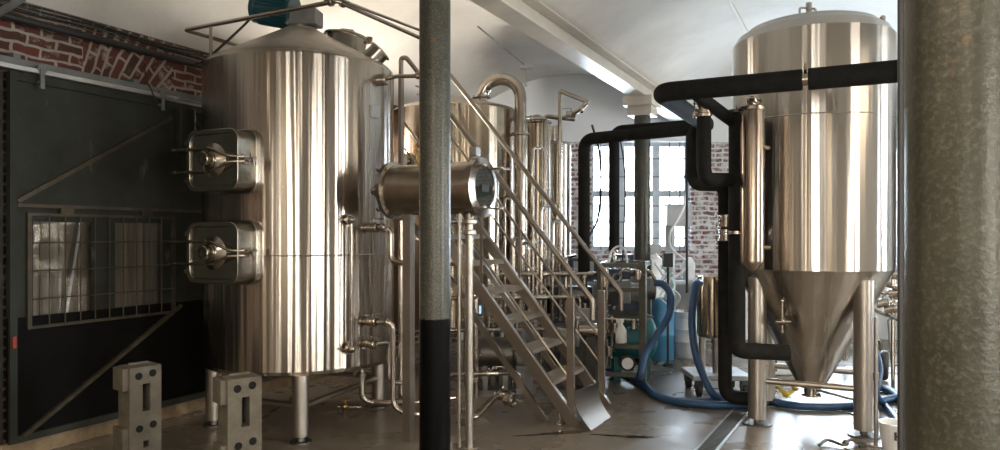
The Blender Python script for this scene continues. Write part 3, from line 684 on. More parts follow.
# ------------------------------------------------------------------ stair
S0 = V((.55, 6.06, 0)); SW = .80
def ST(s, t, z): return S0+N*s+U*t+V((0, 0, z))
root = thing('steel_stair', 'steep steel stair with square handrails leading up behind the grey column', 'stair', ST(0, .4, 0), RZ)
sl = 1.22
def zs(s): return sl*(.10-s)
for t_ in (0, SW):
    b = MB(); b.bar(ST(.10, t_, .0), ST(-1.62, t_, zs(-1.62)), .045, .10, N); b.build('stringer', M['stair'], root, bevel=.003)
    b = MB(); b.bar(ST(-.17, t_, .0), ST(-1.62, t_, zs(-1.62)-.29), .035, .05, N); b.build('lower_chord', M['stair'], root)
    b = MB(); pts = [ST(.24, t_, .90), ST(.24, t_, 1.06), ST(-1.60, t_, 3.27), ST(-1.66, t_, 3.27), ST(-1.66, t_, 3.10)]
    b.tube(fillet(pts, .025, 4), .023, 12); b.build('handrail', M['stair'], root)
    b = MB(); b.tube([ST(.05, t_+.0, .62), ST(-1.62, t_, .62+1.67*sl)], .013, 10); b.build('mid_rail', M['stair'], root)
    b = MB(); b.tube([ST(.05, t_+.0, .38), ST(-1.62, t_, .38+1.67*sl)], .010, 8); b.build('knee_rail', M['stair'], root)
    b = MB(); b.bar(ST(.05, t_, .015), ST(.05, t_, 1.08), .035, .065, N); b.cyl(ST(.05, t_, 1.06), ST(.05, t_, 1.28), .010, 8); b.build('newel_post', M['stair'], root, bevel=.003)
    b = MB(); b.bar(ST(-1.66, t_, 0), ST(-1.66, t_, 3.12), .05, .035, N); b.build('platform_post', M['stair'], root, bevel=.003)
    b = MB(); b.bar(ST(-.80, t_, zs(-.80)), ST(-.80, t_, 2.27), .022, .022, N); b.build('rail_post', M['stair'], root)
k = 0
for zt_ in (.35, .60, .85, 1.10, 1.35, 1.60, 1.85):
    s_ = .10-zt_/sl; b = MB().at(TT(S0, 0) @ Matrix.Rotation(RZ, 4, 'Z'))
    b.box(s_-.13, s_+.07, .024, SW-.024, zt_-.004, zt_+.004); b.box(s_+.066, s_+.07, .024, SW-.024, zt_-.035, zt_); b.box(s_-.13, s_-.126, .024, SW-.024, zt_-.035, zt_)
    for i in range(8): b.box(s_-.12+i*.024, s_-.112+i*.024, .03, SW-.03, zt_+.004, zt_+.008)
    b.build('tread', M['tread'], root)
b = MB().at(TT(S0, 0) @ Matrix.Rotation(RZ, 4, 'Z')); b.box(-1.95, -1.60, .05, SW+.02, 2.06, 2.10); b.build('platform', M['stair'], root)
# curved plate at the foot
b = MB(); vs = []; fs = []; K = 10
for i in range(K+1):
    a = i/K; s_ = .11+.15*a**1.2; z = .31-.30*a
    for t_ in (-.10+.0*a, .40): 
        for o_ in (0, .006): vs.append(ST(s_+o_-.035*math.sin(a*PI)+(.05*(1-a) if t_ > .1 else 0), t_, z))
for i in range(K): 
    a = i*4; c = a+4
    fs += [(a, a+2, c+2, c), (a+1, c+1, c+3, a+3), (a, c, c+1, a+1), (a+2, a+3, c+3, c+2)]
fs += [(0,1,3,2), (K*4, K*4+2, K*4+3, K*4+1)]
b.add(vs, fs); b.build('foot_plate', M['stair'], root, angle=60)
b = MB(); q = ST(-.05, .0, 0); b.cyl(q, q+Z*.012, .045, 18); b.cyl(q+Z*.012, q+Z*.15, .012, 10); b.cyl(q+Z*.012, q+Z*.04, .03, 14, .013); b.build('levelling_foot', M['pipe'], root)

# ------------------------------------------------------------------ tanks behind
def simple_tank(c, r, z0, z1, roof, mat, label, name='fermenting_tank', legs=4, lr=.05, port=True, roofm=None):
    root = thing(name, label, 'tank', V((c.x, c.y, 0)))
    b = MB().at(TT(c)); b.lathe([(0,z0-.05),(r*.7,z0-.03),(r-.02,z0),(r,z0+.03),(r,z0+(z1-z0)*.4),(r+.003,z0+(z1-z0)*.4+.005),(r,z0+(z1-z0)*.4+.01),(r,z1-.02),(r-.02,z1),(0,z1)], 64); b.build('shell', M[mat], root, angle=10)
    b = MB().at(TT(c)); b.lathe([(r-.015,z1-.004),(r-.03,z1+.02),(r*.2,z1+roof),(0,z1+roof)], 48); b.build('roof', M[roofm or 'cone'], root)
    if legs:
        for i in range(legs):
            a = i*2*PI/legs+.6; p = V((c.x+r*.82*math.cos(a), c.y+r*.82*math.sin(a), 0)); b = MB(); b.at(TT(p)).lathe([(0,0),(lr*1.4,0),(lr*1.4,.02),(lr,.025),(lr,z0)], 16); b.build('leg', M['leg'], root)
    return root
T2 = V((-.534, 8.55, 0))
r2 = simple_tank(T2, .74, .55, 3.05, .18, 'tank_warm', 'cone-topped steel tank standing behind the stair and the grey column')
b = MB(); q = T2+V((-.34,-.25,3.12)); b.cyl(q, q+Z*.10, .035, 14); clamp(b, q+Z*.1, Z, .035); b.sphere(q+Z*.17, .04, 12); b.cyl(q+Z*.17, q+Z*.17+V((-.1,0,.03)), .012, 8); b.build('roof_valve', M['pipe'], r2)
b = MB(); q = T2+V((-.62,-.34,2.3)); b.box(0,0,0,0,0,0) if False else None; b.cyl(T2+V((-.5,-.50,2.42)), T2+V((-.56,-.62,2.42)), .09, 24); b.build('side_port', M['lid'], r2)
# swan neck vapour pipe
q0 = XY(481.5, 8.3, 0); q1 = XY(520.5, 8.2, 0)
pts = [q0+Z*3.10, q0+Z*3.16]
mid = (q0+q1)/2; hw = (q1-q0)/2
for i in range(17):
    a = PI-PI*i/16; pts.append(mid+hw*math.cos(a)+Z*(3.16+.226*math.sin(a)))
pts += [q1+Z*3.1, q1+Z*.75]
rt = thing('swan_neck_pipe', 'thick polished swan neck pipe arching over the tanks behind the stair', 'pipe', V((q1.x, q1.y, .75)))
b = MB(); b.tube(pts, .068, 22); b.build('pipe_run', M['pipe'], rt)
b = MB(); clamp(b, q0+Z*3.19, Z, .068, False); clamp(b, q1+Z*2.75, Z, .066); clamp(b, q1+Z*1.5, Z, .066); b.build('clamp', M['pipe'], rt)
b = MB(); b.tube([q1+Z*.02, q1+Z*.8], .03, 12); b.cyl(q1, q1+Z*.02, .07, 14); b.build('pipe_foot', M['leg'], rt)
T3 = XY(537, 8.9, 0); T4 = XY(559.5, 9.3, 0); T5 = XY(508, 9.3, 0)
r3 = simple_tank(T3, .165, .6, 2.98, .06, 'tank_warm', 'slim golden-looking upright cylinder right of the swan neck pipe', 'condenser_column', 3, .02)
b = MB(); clamp(b, T3+Z*2.99, Z, .12, False); b.cyl(T3+Z*3.0, T3+Z*3.08, .05, 14); b.build('top_flange', M['pipe'], r3)
r4 = simple_tank(T4, .145, .6, 2.78, .04, 'ferm', 'slim pale grey upright cylinder next to the brick pier', 'condenser_column', 3, .02)
b = MB(); b.cyl(T4+V((-.06,-.02,2.8)), T4+V((-.06,-.02,3.0)), .085, 20); b.build('top_neck', M['ferm'], r4)
r5 = simple_tank(T5, .155, .6, 2.78, .05, 'tank', 'slim steel cylinder partly behind the swan neck pipe', 'condenser_column', 3, .02)
# bent tubes by the slim cylinders
pipe_thing('bent_tube', 'thin steel tube with square bend over the slim cylinders', [XY(545, 8.6, .6), XY(545, 8.6, 3.02), XY(562, 8.5, 2.98), XY(575, 8.45, 2.96)], .028, .05)
pipe_thing('bent_tube', 'tall thin steel tube bending right below the ceiling before the brick pier', [XY(560, 8.4, .6), XY(560, 8.4, 3.28), XY(588, 7.9, 3.06), XY(578, 7.95, 2.97), XY(565, 8.3, 2.95)], .026, .04, valves=[(XY(571, 8.1, 2.955), V((-1,.2,0)), (0,0,1))], clamps=[(XY(582, 7.93, 2.98), V((1,-.1,0)))])
pipe_thing('link_pipe', 'short level pipe joining the swan neck to the golden cylinder', [XY(521, 8.2, 2.94), XY(530, 8.5, 2.98), XY(545, 8.5, 2.98)], .022, .03, clamps=[(XY(531, 8.5, 2.98), V((1,0,0)))])
# hanger and cables from the ceiling
b = MB(); q = XY(526, 9.3, 3.60); b.box(q.x-.07,q.x+.07,q.y-.05,q.y+.05,q.z+.15,q.z+.20); b.cyl(q+Z*.16, q-Z*.02, .008, 8); b.cyl(q-Z*.02, q-Z*.08, .02, 10); solo(b, 'ceiling_hook', M['galv'], 'small ceiling hook hanging above the swan neck pipe', 'hook', loc=q+Z*.2)
b = MB(); b.tube([XY(478, 7.6, 3.80), XY(524, 9.25, 3.79)], .009, 6); solo(b, 'ceiling_conduit', M['darksteel'], 'thin conduit crossing the vault towards the ceiling hook', 'conduit', loc=XY(478, 7.6, 3.8))

# clusters of upright pipes with valves behind the stair
UP = [(497, 7.6, .05, 2.3, .020), (505, 7.9, .05, 2.0, .014), (513, 7.5, .05, 1.55, .024), (529, 8.0, .05, 1.5, .018), (533, 7.4, .05, 2.5, .012), (541, 7.7, .05, 1.9, .020), (553, 7.9, .05, 1.75, .016), (566, 7.8, .05, 1.35, .02), (489, 7.5, .05, 1.2, .022), (465, 7.6, .05, 1.7, .016), (448, 5.95, .05, 1.7, .02), (476, 7.1, .05, 1.0, .03)]
desc = ['tallest thin pipe left of the swan neck foot', 'hair-thin pipe beside the swan neck', 'short thick pipe under the stair handrail', 'thin pipe before the golden cylinder', 'long thin tube crossing the golden cylinder', 'valved pipe in front of the slim cylinders', 'thin pipe before the pale grey cylinder', 'stubby pipe beside the control box', 'pipe behind the upper treads', 'pipe right of the vessel leg', 'pipe beside the mottled column', 'thick short pipe behind the lower treads']
for (x, d, z0, z1, r_), ds in zip(UP, desc):
    p = XY(x, d, 0); rt = thing('upright_pipe', 'upright steel '+ds if ' ' in ds else ds, 'pipe', p, 0, 'upright pipes behind the stair')
    b = MB(); b.tube(fillet([p+Z*0, p+Z*z1, p+V((.12, .25, z1+.02))], .05), r_, 10); b.build('pipe_run', M['pipe'], rt)
    zv = z0+(z1-z0)*random.uniform(.35, .8)
    b = MB(); valve(b, p+Z*zv, Z, max(r_, .016), V((1,-.4,0)), .08); b.build('valve', M['pipe'], rt); b = MB(); clamp(b, p+Z*(zv-.25), Z, max(r_, .016)); b.build('clamp', M['pipe'], rt)
for i, (x0, x1_, d, z, ds) in enumerate([(440, 570, 7.4, .62, 'level pipe low behind the stair'), (450, 580, 7.45, .95, 'level pipe halfway up behind the stair'), (490, 600, 7.7, 1.18, 'level pipe highest of those behind the stair'), (430, 520, 6.7, .30, 'level pipe just above the floor behind the stair')]):
    pipe_thing('level_pipe', 'steel '+ds, [XY(x0, d, z-.12), XY(x0, d, z), XY(x1_, d+.1, z), XY(x1_, d+.1, z-.15)], .022, .05, clamps=[(XY((x0+x1_)/2, d+.05, z), V((1,0,0)))], valves=[(XY(x0*.3+x1_*.7, d+.07, z), V((1,0,0)), (0,0,1))])
# floor pipe with valve and hose end in front of the stair
rt = pipe_thing('floor_drain_pipe', 'bent pipe at the vessel leg with a clamped valve end, near the floor', [XY(470, 5.95, .33), XY(470, 5.95, .13), XY(474, 5.85, .11), XY(497, 6.3, .20), XY(508, 6.35, .20)], .030, .06, clamps=[(XY(500, 6.3, .20), V((1,.3,0)))])
b = MB(); q = XY(511, 6.2, .18); dd = V((.8,-.6,0)).normalized(); b.cyl(q-dd*.05, q+dd*.02, .055, 20); b.torus(q+dd*.02, dd, .05, .014); b.cyl(q+dd*.0, q+dd*.03, .02, 12); b.build('hose_coupling', M['pipe'], rt)
b = MB(); b.bar(XY(495, 6.25, .24), XY(503, 6.1, .31), .02, .01); b.cyl(XY(495, 6.25, .19), XY(495, 6.25, .25), .012, 8); b.build('lever', M['pipe'], rt)
b = MB(); b.tube([XY(516, 6.2, .185), XY(528, 6.1, .17)], .007, 6); b.build('pin', M['pipe'], rt)
# pump under the stair
rt = thing('pump', 'dark cylindrical pump lying on feet under the stair', 'pump', XY(492, 7.2, 0))
q = XY(478, 7.25, .42); b = MB(); b.cyl(q, q+V((.36,-.03,0)), .155, 28); b.cyl(q+V((.36,-.03,0)), q+V((.40,-.03,0)), .12, 24); b.build('pump_body', M['darksteel'], rt, bevel=.006)
b = MB(); b.cyl(q+V((.40,-.03,0)), q+V((.48,-.04,0)), .13, 24); b.cyl(q+V((.44,-.04,0)), q+V((.44,-.04,.22)), .03, 12); b.build('volute', M['motorgrey'], rt)
b = MB(); b.box(q.x+.0,q.x+.34,q.y-.12,q.y+.12,0,.06); b.box(q.x+.05,q.x+.10,q.y-.1,q.y+.1,.06,.3); b.box(q.x+.25,q.x+.30,q.y-.1,q.y+.1,.06,.3); b.build('pump_base', M['darksteel'], rt)
b = MB(); q = XY(516, 7.3, .55); b.cyl(q, q+V((.22,.0,0)), .10, 22); b.box(q.x,q.x+.2,q.y-.08,q.y+.08,.0,.48); solo(b, 'pump_motor', M['motorgrey'], 'grey motor block just right of the dark pump under the stair', 'motor', loc=XY(516, 7.3, 0))
for x, y in ((517, 352), (504, 353), (478, 310)):
    b = MB(); q = P(x, y, 7.75); b.box(q.x-.05,q.x+.05,q.y,q.y+.03,q.z-.06,q.z+.06); rt = solo(b, 'control_display', M['darkbox'], {517:'small lit display seen between the lower treads, the right one', 504:'small lit display seen between the lower treads, the left one', 478:'small lit display beside the vessel leg'}[x], 'display', loc=q)
    b = MB(); b.box(q.x-.035,q.x+.035,q.y-.004,q.y-.001,q.z-.04,q.z+.045); s_ = b.build('screen', M['screen'], None); s_.parent = rt; s_.matrix_parent_inverse = Matrix.Translation(-q)
    b = MB(); b.tube([q-Z*.06+V((0,.015,0)), V((q.x, q.y+.015, 0))], .015, 8); s_ = b.build('stand', M['darksteel'], None); s_.parent = rt; s_.matrix_parent_inverse = Matrix.Translation(-q)

# ------------------------------------------------------------------ fermenter at right
TF = V((2.71, 6.27, 0)); RF = .655
root = thing('conical_fermenter', 'large domed conical fermenter on four thick legs at the right', 'tank', TF)
b = MB().at(TT(TF)); b.lathe([(RF-.01,1.30),(RF,1.315),(RF,2.555),(RF+.003,2.56),(RF,2.565),(RF,3.26),(RF-.012,3.275)], 96); b.build('shell', M['ferm'], root, angle=10)
b = MB().at(TT(TF)); pr = [(RF-.012,3.272),(RF-.02,3.285),(RF-.045,3.33),(RF-.11,3.37)]+[((RF-.11)*math.cos(a*PI/2/6), 3.37+.085*math.sin(a*PI/2/6)) for a in range(1, 7)]; b.lathe(pr, 72); b.build('dome', M['ferm'], root, angle=60)
b = MB().at(TT(TF)); b.lathe([(RF-.01,1.305),(RF-.03,1.27),(.115,.30),(.11,.28),(0,.28)], 96); b.build('cone', M['ferm'], root)
b = MB().at(TT(TF)); b.lathe([(.06,.30),(.06,.22),(.08,.22),(.08,.20),(0,.20)], 28); b.build('bottom_outlet', M['pipe'], root)
b = MB().at(TT(TF)); b.lathe([(.09,3.44),(.09,3.48),(.11,3.48),(.11,3.50),(0,3.505)], 28); b.cyl((-.02,0,3.50),(-.02,0,3.62),.025,12); b.tube(fillet([(.04,0,3.49),(.04,0,3.57),(-.1,0,3.58),(-.1,0,3.5)],.02),.01,8); b.build('top_fitting', M['pipe'], root)
fl = [V((2.18,6.10,0)), V((2.90,5.74,0)), V((3.24,6.44,0)), V((2.52,6.80,0))]
for p in fl:
    b = MB(); b.cyl(p+Z*.05, p+Z*1.24, .075, 32); l = b.build('leg', M['leg'], root)
    b = MB(); b.at(TT(p) @ Matrix.Rotation(.3, 4, 'Z')).lathe([(0,0),(.12,0),(.12,.012),(.03,.014),(.03,.06),(0,.06)], 28); b.build('foot', M['darksteel'], l)
for i, j in ((0,1),(1,2),(2,3),(3,0)):
    b = MB(); b.cyl(fl[i]+Z*.37, fl[j]+Z*.37, .026, 14); b.build('leg_brace', M['leg'], root)
b = MB(); b.cyl(fl[3]+Z*.22+V((.2,-.1,0)), fl[1]+Z*.26+V((0,.08,0)), .012, 8); b.build('sample_tube', M['leg'], root)
kf = TF+V((-.50,-.32,0)); b = MB(); 
q = P(782, 318, 5.92); b.cyl(q+V((.1,.12,.02)), q+V((-.04,-.02,0)), .02, 12); b.cyl(q-Z*.12, q+Z*.14, .013, 10); b.cyl(q+V((-.06,-.02,-.03)), q+V((.06,-.02,-.03)), .012, 8); b.sphere(q+Z*.14, .02, 10); b.sphere(q-Z*.03, .03, 10); b.build('sample_valve', M['pipe'], root)
b = MB(); q = TF+V((.40,-.42,3.33)); b.cyl(q-Z*.03, q+Z*.03, .02, 14); b.sphere(q+Z*.035, .022, 12); b.build('dome_valve', M['pipe'], root)
# side column next to the fermenter
SCp = XY(752, 5.62, 0)
M['brown'] = steel('brown_tinted_steel', (.42,.34,.27), .25, .9, wave=.3, grime=.2)
rt = thing('heat_exchanger_tube', 'brownish slim upright cylinder with clamped head beside the fermenter', 'pipe', SCp+Z*1.32)
b = MB().at(TT(SCp)); b.lathe([(0,1.32),(.03,1.32),(.085,1.38),(.088,1.40),(.088,2.58),(.08,2.60),(.03,2.62),(0,2.62)], 36); b.build('shell', M['brown'], rt)
b = MB(); clamp(b, SCp+Z*2.585, Z, .062, True, V((-1,0,0))); b.cyl(SCp+Z*2.6, SCp+Z*2.68, .025, 12); clamp(b, SCp+Z*2.65, Z, .028, True, V((1,0,0))); b.build('head_clamp', M['pipe'], rt)
b = MB(); q = SCp+Z*2.3; b.cyl(q, q+(V((TF.x,TF.y,2.3))-q).normalized()*.25, .02, 10); q = SCp+Z*1.5; b.cyl(q, q+(V((TF.x,TF.y,1.5))-q).normalized()*.25, .02, 10); b.build('mounting_stub', M['pipe'], rt)

# ------------------------------------------------------------------ black insulated pipes
def ins(label, pts, r=.075, fil=.11, group=None, extra=()):
    pts = [V(p) for p in pts]; rt = thing('insulated_pipe', label, 'pipe', pts[0], 0, group)
    b = MB(); b.tube(fillet(pts, fil, 8), r, 22); b.build('insulation', M['foam'], rt)
    for p, d, rr in extra:
        b = MB(); clamp(b, p, d, rr); b.build('coupling', M['pipe'], rt)
    return rt
a0 = XY(950, 4.66, 2.70); zi = 2.70
a0 = V((3.10, 4.62, zi)); a1 = V((1.235, 5.56, zi)); a2 = a1+U*1.78
gapc = P(806, 84, 5.15); tgap = (gapc-a0).dot((a1-a0).normalized()); dN = (a1-a0).normalized(); gp = a0+dN*tgap
rt = ins('thick black insulated pipe crossing in front of the fermenter, elbow at its left end', [gp+dN*.02, a1, a2, a2-Z*.05], fil=.12)
b = MB(); b.tube([gp-dN*.02, a0], .077, 22); b.build('insulation', M['foam'], rt)
b = MB(); b.cyl(gp-dN*.03, gp+dN*.03, .045, 16); b.cyl(gp, gp+Z*.12, .010, 6); b.build('hanger', M['pipe'], rt)
b = MB(); clamp(b, a0+dN*.42, dN, .07); b.build('clamp', M['pipe'], rt)
# second diagonal pipe (parallel, right)
c0 = V((1.86, 5.25, 2.62)); c1 = XY(735, 6.2, 2.58)
v1 = XY(693, 7.0, 0); v2 = XY(704, 5.60, 0); v3 = XY(737, 5.85, 0); v4 = XY(725, 6.60, 0)
ins('black insulated pipe dropping left of the shiny valve before the brick pier', [a2-Z*.02, v1+Z*2.62, v1+Z*2.09, v4+Z*2.06, v4+Z*.12, XY(752, 6.50, .12)], r=.062, fil=.12)
ins('short black insulated pipe below the shiny valve, bending right into the long upright one', [v2+Z*2.51, v2+Z*2.03, v3+Z*2.05+V((-.04,.0,0))], r=.055, fil=.11, extra=[(v2+Z*2.53, Z, .04)])
rt = thing('shiny_valve', 'shiny steel valve between the black pipes left of the fermenter', 'valve', v2+Z*2.54)
b = MB(); b.cyl(v2+Z*2.53, v2+Z*2.66, .025, 14); valve(b, v2+Z*2.585, Z, .034, V((-1,-.3,0)), .06); b.build('valve_body', M['pipe'], rt)
ins('black insulated pipe sloping between the crossing pipe and the upright one', [V((1.486,5.434,2.66)), v3+V((-.03,.0,2.52))], r=.05, fil=.06)
ins('longest upright black insulated pipe, running down beside the fermenter to its cone', [v3+Z*2.58, v3+Z*.68, v3+Z*.66+V((.05,-.0,0)), P(788, 353, 5.85)], r=.066, fil=.15, extra=[(v3+Z*2.60, Z, .05), (v3+Z*1.62, Z, .055)])
h1r = a2+N*-.02-U*.05
h1l = XY(584, 8.05, 2.67)
ins('black insulated pipe along the window head that turns down at the brick pier', [a2+V((0,.02,-.03)), h1l, XY(584, 8.05, 1.15)], r=.066, fil=.13, extra=[(XY(584, 8.05, 1.15), Z, .04)])
h2r = a2+U*.35; 
ins('black insulated pipe behind the first, turning down in front of the window', [h2r+Z*.05, XY(614, 8.3, 2.80), XY(614, 8.3, 1.42)], r=.062, fil=.13, extra=[(XY(614, 8.3, 1.42), Z, .04)])
# valve pair on the long upright pipe
rt = thing('valve_cluster', 'cluster of shiny clamps and levers on the black upright pipe', 'valve', XY(727, 6.0, 1.75))
b = MB(); q = XY(727, 6.25, 1.72); valve(b, q, Z, .045, V((-1,-.5,0)), .08); valve(b, q-Z*.12, Z, .045, V((1,-.5,0)), .07); b.sphere(q+V((.04,-.1,.03)), .025, 10); b.build('valve_body', M['pipe'], rt)
# cables
b = MB(); b.tube(smooth_path([XY(592, 8.5, 2.90), XY(599, 8.45, 2.6), XY(601, 8.4, 2.2), XY(598, 8.3, 1.8), XY(590, 8.1, 1.60)]), .014, 8); solo(b, 'looped_cable', M['cable'], 'black cable looping beside the window between the insulated pipes', 'cable', loc=XY(592, 8.5, 2.9))
b = MB(); b.tube([XY(687, 8.6, 2.85), XY(687, 8.7, .9)], .016, 8); solo(b, 'hanging_cable', M['cable'], 'straight black cable hanging down right of the window', 'cable', loc=XY(687, 8.6, 2.85))
b = MB(); b.tube(smooth_path([XY(620, 8.45, 2.75), XY(625, 8.45, 2.3), XY(624, 8.45, 1.6), XY(622, 8.45, 1.2)]), .01, 8); solo(b, 'thin_cable', M['cable'], 'thin cable beside the insulated pipe at the window centre', 'cable', loc=XY(620, 8.45, 2.75))

# ------------------------------------------------------------------ machine group under the window
rt = thing('compressor_unit', 'olive framed compressor unit with teal receiver under the window', 'machine', XY(622, 7.9, 0), RZ)
def fbar(x, d, z0, z1, w=.05): b = MB(); b.bar(XY(x, d, z0), XY(x, d, z1), w, w, N); b.build('frame_post', M['framegreen'], rt)
fbar(643, 7.6, 0, 1.32, .07); fbar(600, 7.7, 0, 1.3); fbar(649, 8.4, 0, 1.3); fbar(609, 8.5, 0, 1.3)
for (xa, da, xb, db, z) in ((600,7.7,643,7.6,1.28), (609,8.5,649,8.4,1.28), (600,7.7,643,7.6,.42), (600,7.7,643,7.6,.12), (600,7.7,609,8.5,1.28), (643,7.6,649,8.4,1.28), (643,7.6,649,8.4,.3), (600,7.7,643,7.6,1.02)):
    b = MB(); b.bar(XY(xa, da, z), XY(xb, db, z), .05, .045); b.build('frame_rail', M['framegreen'], rt)
q = XY(608, 8.0, .46); e = XY(652, 8.0, .46); dd = (e-q).normalized(); L = (e-q).length
b = MB().at(frame(q, dd)); b.lathe([(0,-.06),(.12,-.04),(.21,.0),(.23,.04),(.23,L-.04),(.21,L),(.12,L+.04),(0,L+.06)], 36); b.build('air_receiver', M['tealtank'], rt)
b = MB(); b.box(q.x+.05,q.x+.12,q.y-.12,q.y+.12,.0,.28); b.build('receiver_foot', M['tealtank'], rt); b = MB(); b.box(e.x-.12,e.x-.05,e.y-.12,e.y+.12,.0,.28); b.build('receiver_foot', M['tealtank'], rt)
b = MB(); q = XY(622, 7.85, .98); b.box(q.x-.10,q.x+.08,q.y-.1,q.y+.1,q.z-.12,q.z+.13); b.cyl(q+V((.08,0,0)), q+V((.22,0,0)), .10, 22); b.cyl(q+V((-.1,0,.02)), q+V((-.2,0,.02)), .07, 18); b.build('compressor_head', M['motorgrey'], rt, bevel=.01)
b = MB(); q = XY(631, 8.15, 1.0); b.cyl(q, q+V((.26,0,0)), .13, 26); b.cyl(q+V((-.05,0,0)), q, .10, 22); b.box(q.x+.08,q.x+.18,q.y-.2,q.y-.1,q.z-.02,q.z+.12); b.build('motor', M['darksteel'], rt)
b = MB(); b.bar(XY(600, 8.0, .72), XY(648, 8.0, .72), .55, .02); b.build('shelf', M['framegreen'], rt)
b = MB(); b.bar(XY(608, 8.47, .95), XY(648, 8.38, .95), .02, .5); b.build('back_panel', M['darkbox'], rt)
b = MB(); q = XY(608, 7.9, 1.13); b.box(q.x-.09,q.x+.12,q.y-.08,q.y+.1,q.z-.1,q.z+.1); b.cyl(q+V((.02,-.08,0)), q+V((.02,-.12,0)), .05, 16); b.build('switch_box', M['darkbox'], rt, bevel=.008)
b = MB(); q = XY(610, 7.8, .93); b.cyl(q, q+V((0,-.08,0)), .10, 20); b.cyl(q+V((0,-.08,0)), q+V((0,-.1,0)), .05, 16); b.build('pulley', M['black'], rt)
b = MB(); q = XY(627, 7.55, .26); b.cyl(q+V((0,.03,0)), q-V((0,.03,0)), .085, 26); wl = b.build('wheel', M['black'], rt); b = MB(); b.cyl(q+V((0,-.03,0)), q-V((0,.045,0)), .06, 22); b.build('wheel_hub', M['white'], wl)
b = MB(); q = XY(605, 7.65, 1.05); b.cyl(q, q+Z*.14, .05, 16); b.cyl(q+Z*.14, q+Z*.2, .03, 12); b.torus(q+V((.12,-.02,.1)), V((0,1,0)), .04, .012); b.build('gauge', M['pipe'], rt)
b = MB(); b.tube(fillet([XY(620, 7.7, 1.1), XY(620, 7.7, 1.22), XY(650, 7.6, 1.22), XY(657, 7.55, 1.10)], .04), .02, 10); b.tube([XY(603, 7.6, .72), XY(640, 7.6, .70)], .018, 10); b.tube([XY(612, 7.6, .3), XY(612, 7.6, .75)], .016, 10); b.tube([XY(607, 7.6, .2), XY(607, 7.6, 1.2)], .014, 10); b.build('pipework', M['pipe'], rt)
for x, d, z, w in ((603, 7.6, .55, .035), (609, 7.6, .38, .03), (615, 7.6, .62, .03), (634, 7.6, .66, .025), (604, 7.6, .86, .03), (638, 7.6, 1.18, .03)):
    b = MB(); q = XY(x, d, z); valve(b, q, Z, w, V((1,-.6,0)), .07); b.build('valve', M['pipe'], rt)
# spray bottle on it
rt = thing('spray_bottle', 'white plastic spray bottle hanging on the compressor frame', 'bottle', XY(621, 7.5, .48))
q = XY(621, 7.5, .48); b = MB().at(TT(q, q.z)); b.lathe([(0,0),(.058,.0),(.06,.02),(.058,.13),(.02,.19),(.018,.21),(0,.21)], 20); b.build('bottle_body', M['white'], rt)
b = MB().at(TT(q, q.z)); b.box(-.05,.03,-.015,.015,.21,.245); b.cyl((0,0,.2),(0,0,.24),.022,12); b.box(-.035,-.022,-.01,.01,.165,.215); b.build('spray_head', M['white'], rt)
# control boxes on stand
for x, z, w, lab in ((585, 1.22, .32, 'dark blue control box with pale display under the left insulated pipe'), (625, 1.25, .22, 'dark blue control box beside the far column')):
    q = XY(x, 8.2 if x < 600 else 8.5, z); rt = thing('control_box', lab, 'control box', q-Z*.14, 0)
    b = MB(); b.box(q.x-w/2,q.x+w/2,q.y,q.y+.22,q.z-.13,q.z+.12); b.build('housing', M['darkbox'], rt, bevel=.012)
    b = MB(); b.box(q.x-w/2+.03,q.x+w/2-.06,q.y-.006,q.y+.001,q.z-.06,q.z+.08); b.build('display', M['greytub'], rt)
    b = MB(); b.bar(V((q.x,q.y+.1,0)), V((q.x,q.y+.1,q.z-.13)), .06, .06, N); b.box(q.x-.1,q.x+.1,q.y-.02,q.y+.22,q.z-.15,q.z-.13); b.box(q.x-.1,q.x+.1,q.y-.02,q.y+.22,0,.02); b.build('stand', M['framegreen'], rt)
b = MB(); b.tube(smooth_path([XY(607,7.8,1.15),XY(610,7.9,1.38),XY(617,8.0,1.47),XY(625,7.9,1.43),XY(628,7.8,1.22)]), .012, 8); solo(b, 'looped_tube', M['clear'], 'pale tube forming a loop on top of the compressor unit', 'tube', loc=XY(607,7.8,1.15))
for i, (x, d, z, r_, m_) in enumerate(((580, 7.5, .75, .09, 'motorgrey'), (592, 7.4, .62, .07, 'pipe'), (574, 7.8, .95, .07, 'darksteel'), (566, 7.4, .55, .08, 'motorgrey'))):
    q = XY(x, d, z); lab = ['grey pump head behind the stair foot', 'shiny filter housing behind the newel posts', 'dark motor below the left control box', 'low grey pump behind the last treads'][i]
    rt = thing('small_pump', lab, 'pump', V((q.x, q.y, 0)))
    b = MB(); b.cyl(q-V((.14,0,0)), q+V((.1,0,0)), r_, 22); b.cyl(q+V((.1,0,0)), q+V((.13,0,0)), r_*1.25, 22); b.build('pump_body', M[m_], rt)
    b = MB(); b.cyl(q+V((.115,0,0)), q+V((.115,0,.22)), .025, 12); clamp(b, q+V((.115,0,.2)), Z, .028); b.build('port', M['pipe'], rt)
    b = MB(); b.bar(V((q.x,q.y,0)), V((q.x,q.y,q.z-r_*.8)), .08, .10, N); b.box(q.x-.14,q.x+.12,q.y-.1,q.y+.1,0,.03); b.build('pump_base', M['darksteel'], rt)
rt = thing('pump_cabinet', 'dark machine cabinet behind the foot of the stair', 'cabinet', XY(576, 8.7, 0))
q = XY(573, 8.75, 0); b = MB(); b.box(q.x-.28,q.x+.22,q.y-.15,q.y+.2,.06,.98); b.build('cabinet_body', M['darkbox'], rt, bevel=.015)
b = MB(); b.box(q.x-.22,q.x+.16,q.y-.165,q.y-.15,.2,.55)
for k in range(6): b.box(q.x-.22,q.x+.16,q.y-.18,q.y-.165,.22+.055*k,.235+.055*k)
b.build('vent_panel', M['darksteel'], rt)
b = MB(); b.cyl(V((q.x-.05,q.y-.15,.76)), V((q.x-.05,q.y-.19,.76)), .07, 22); b.build('dial', M['pipe'], rt)
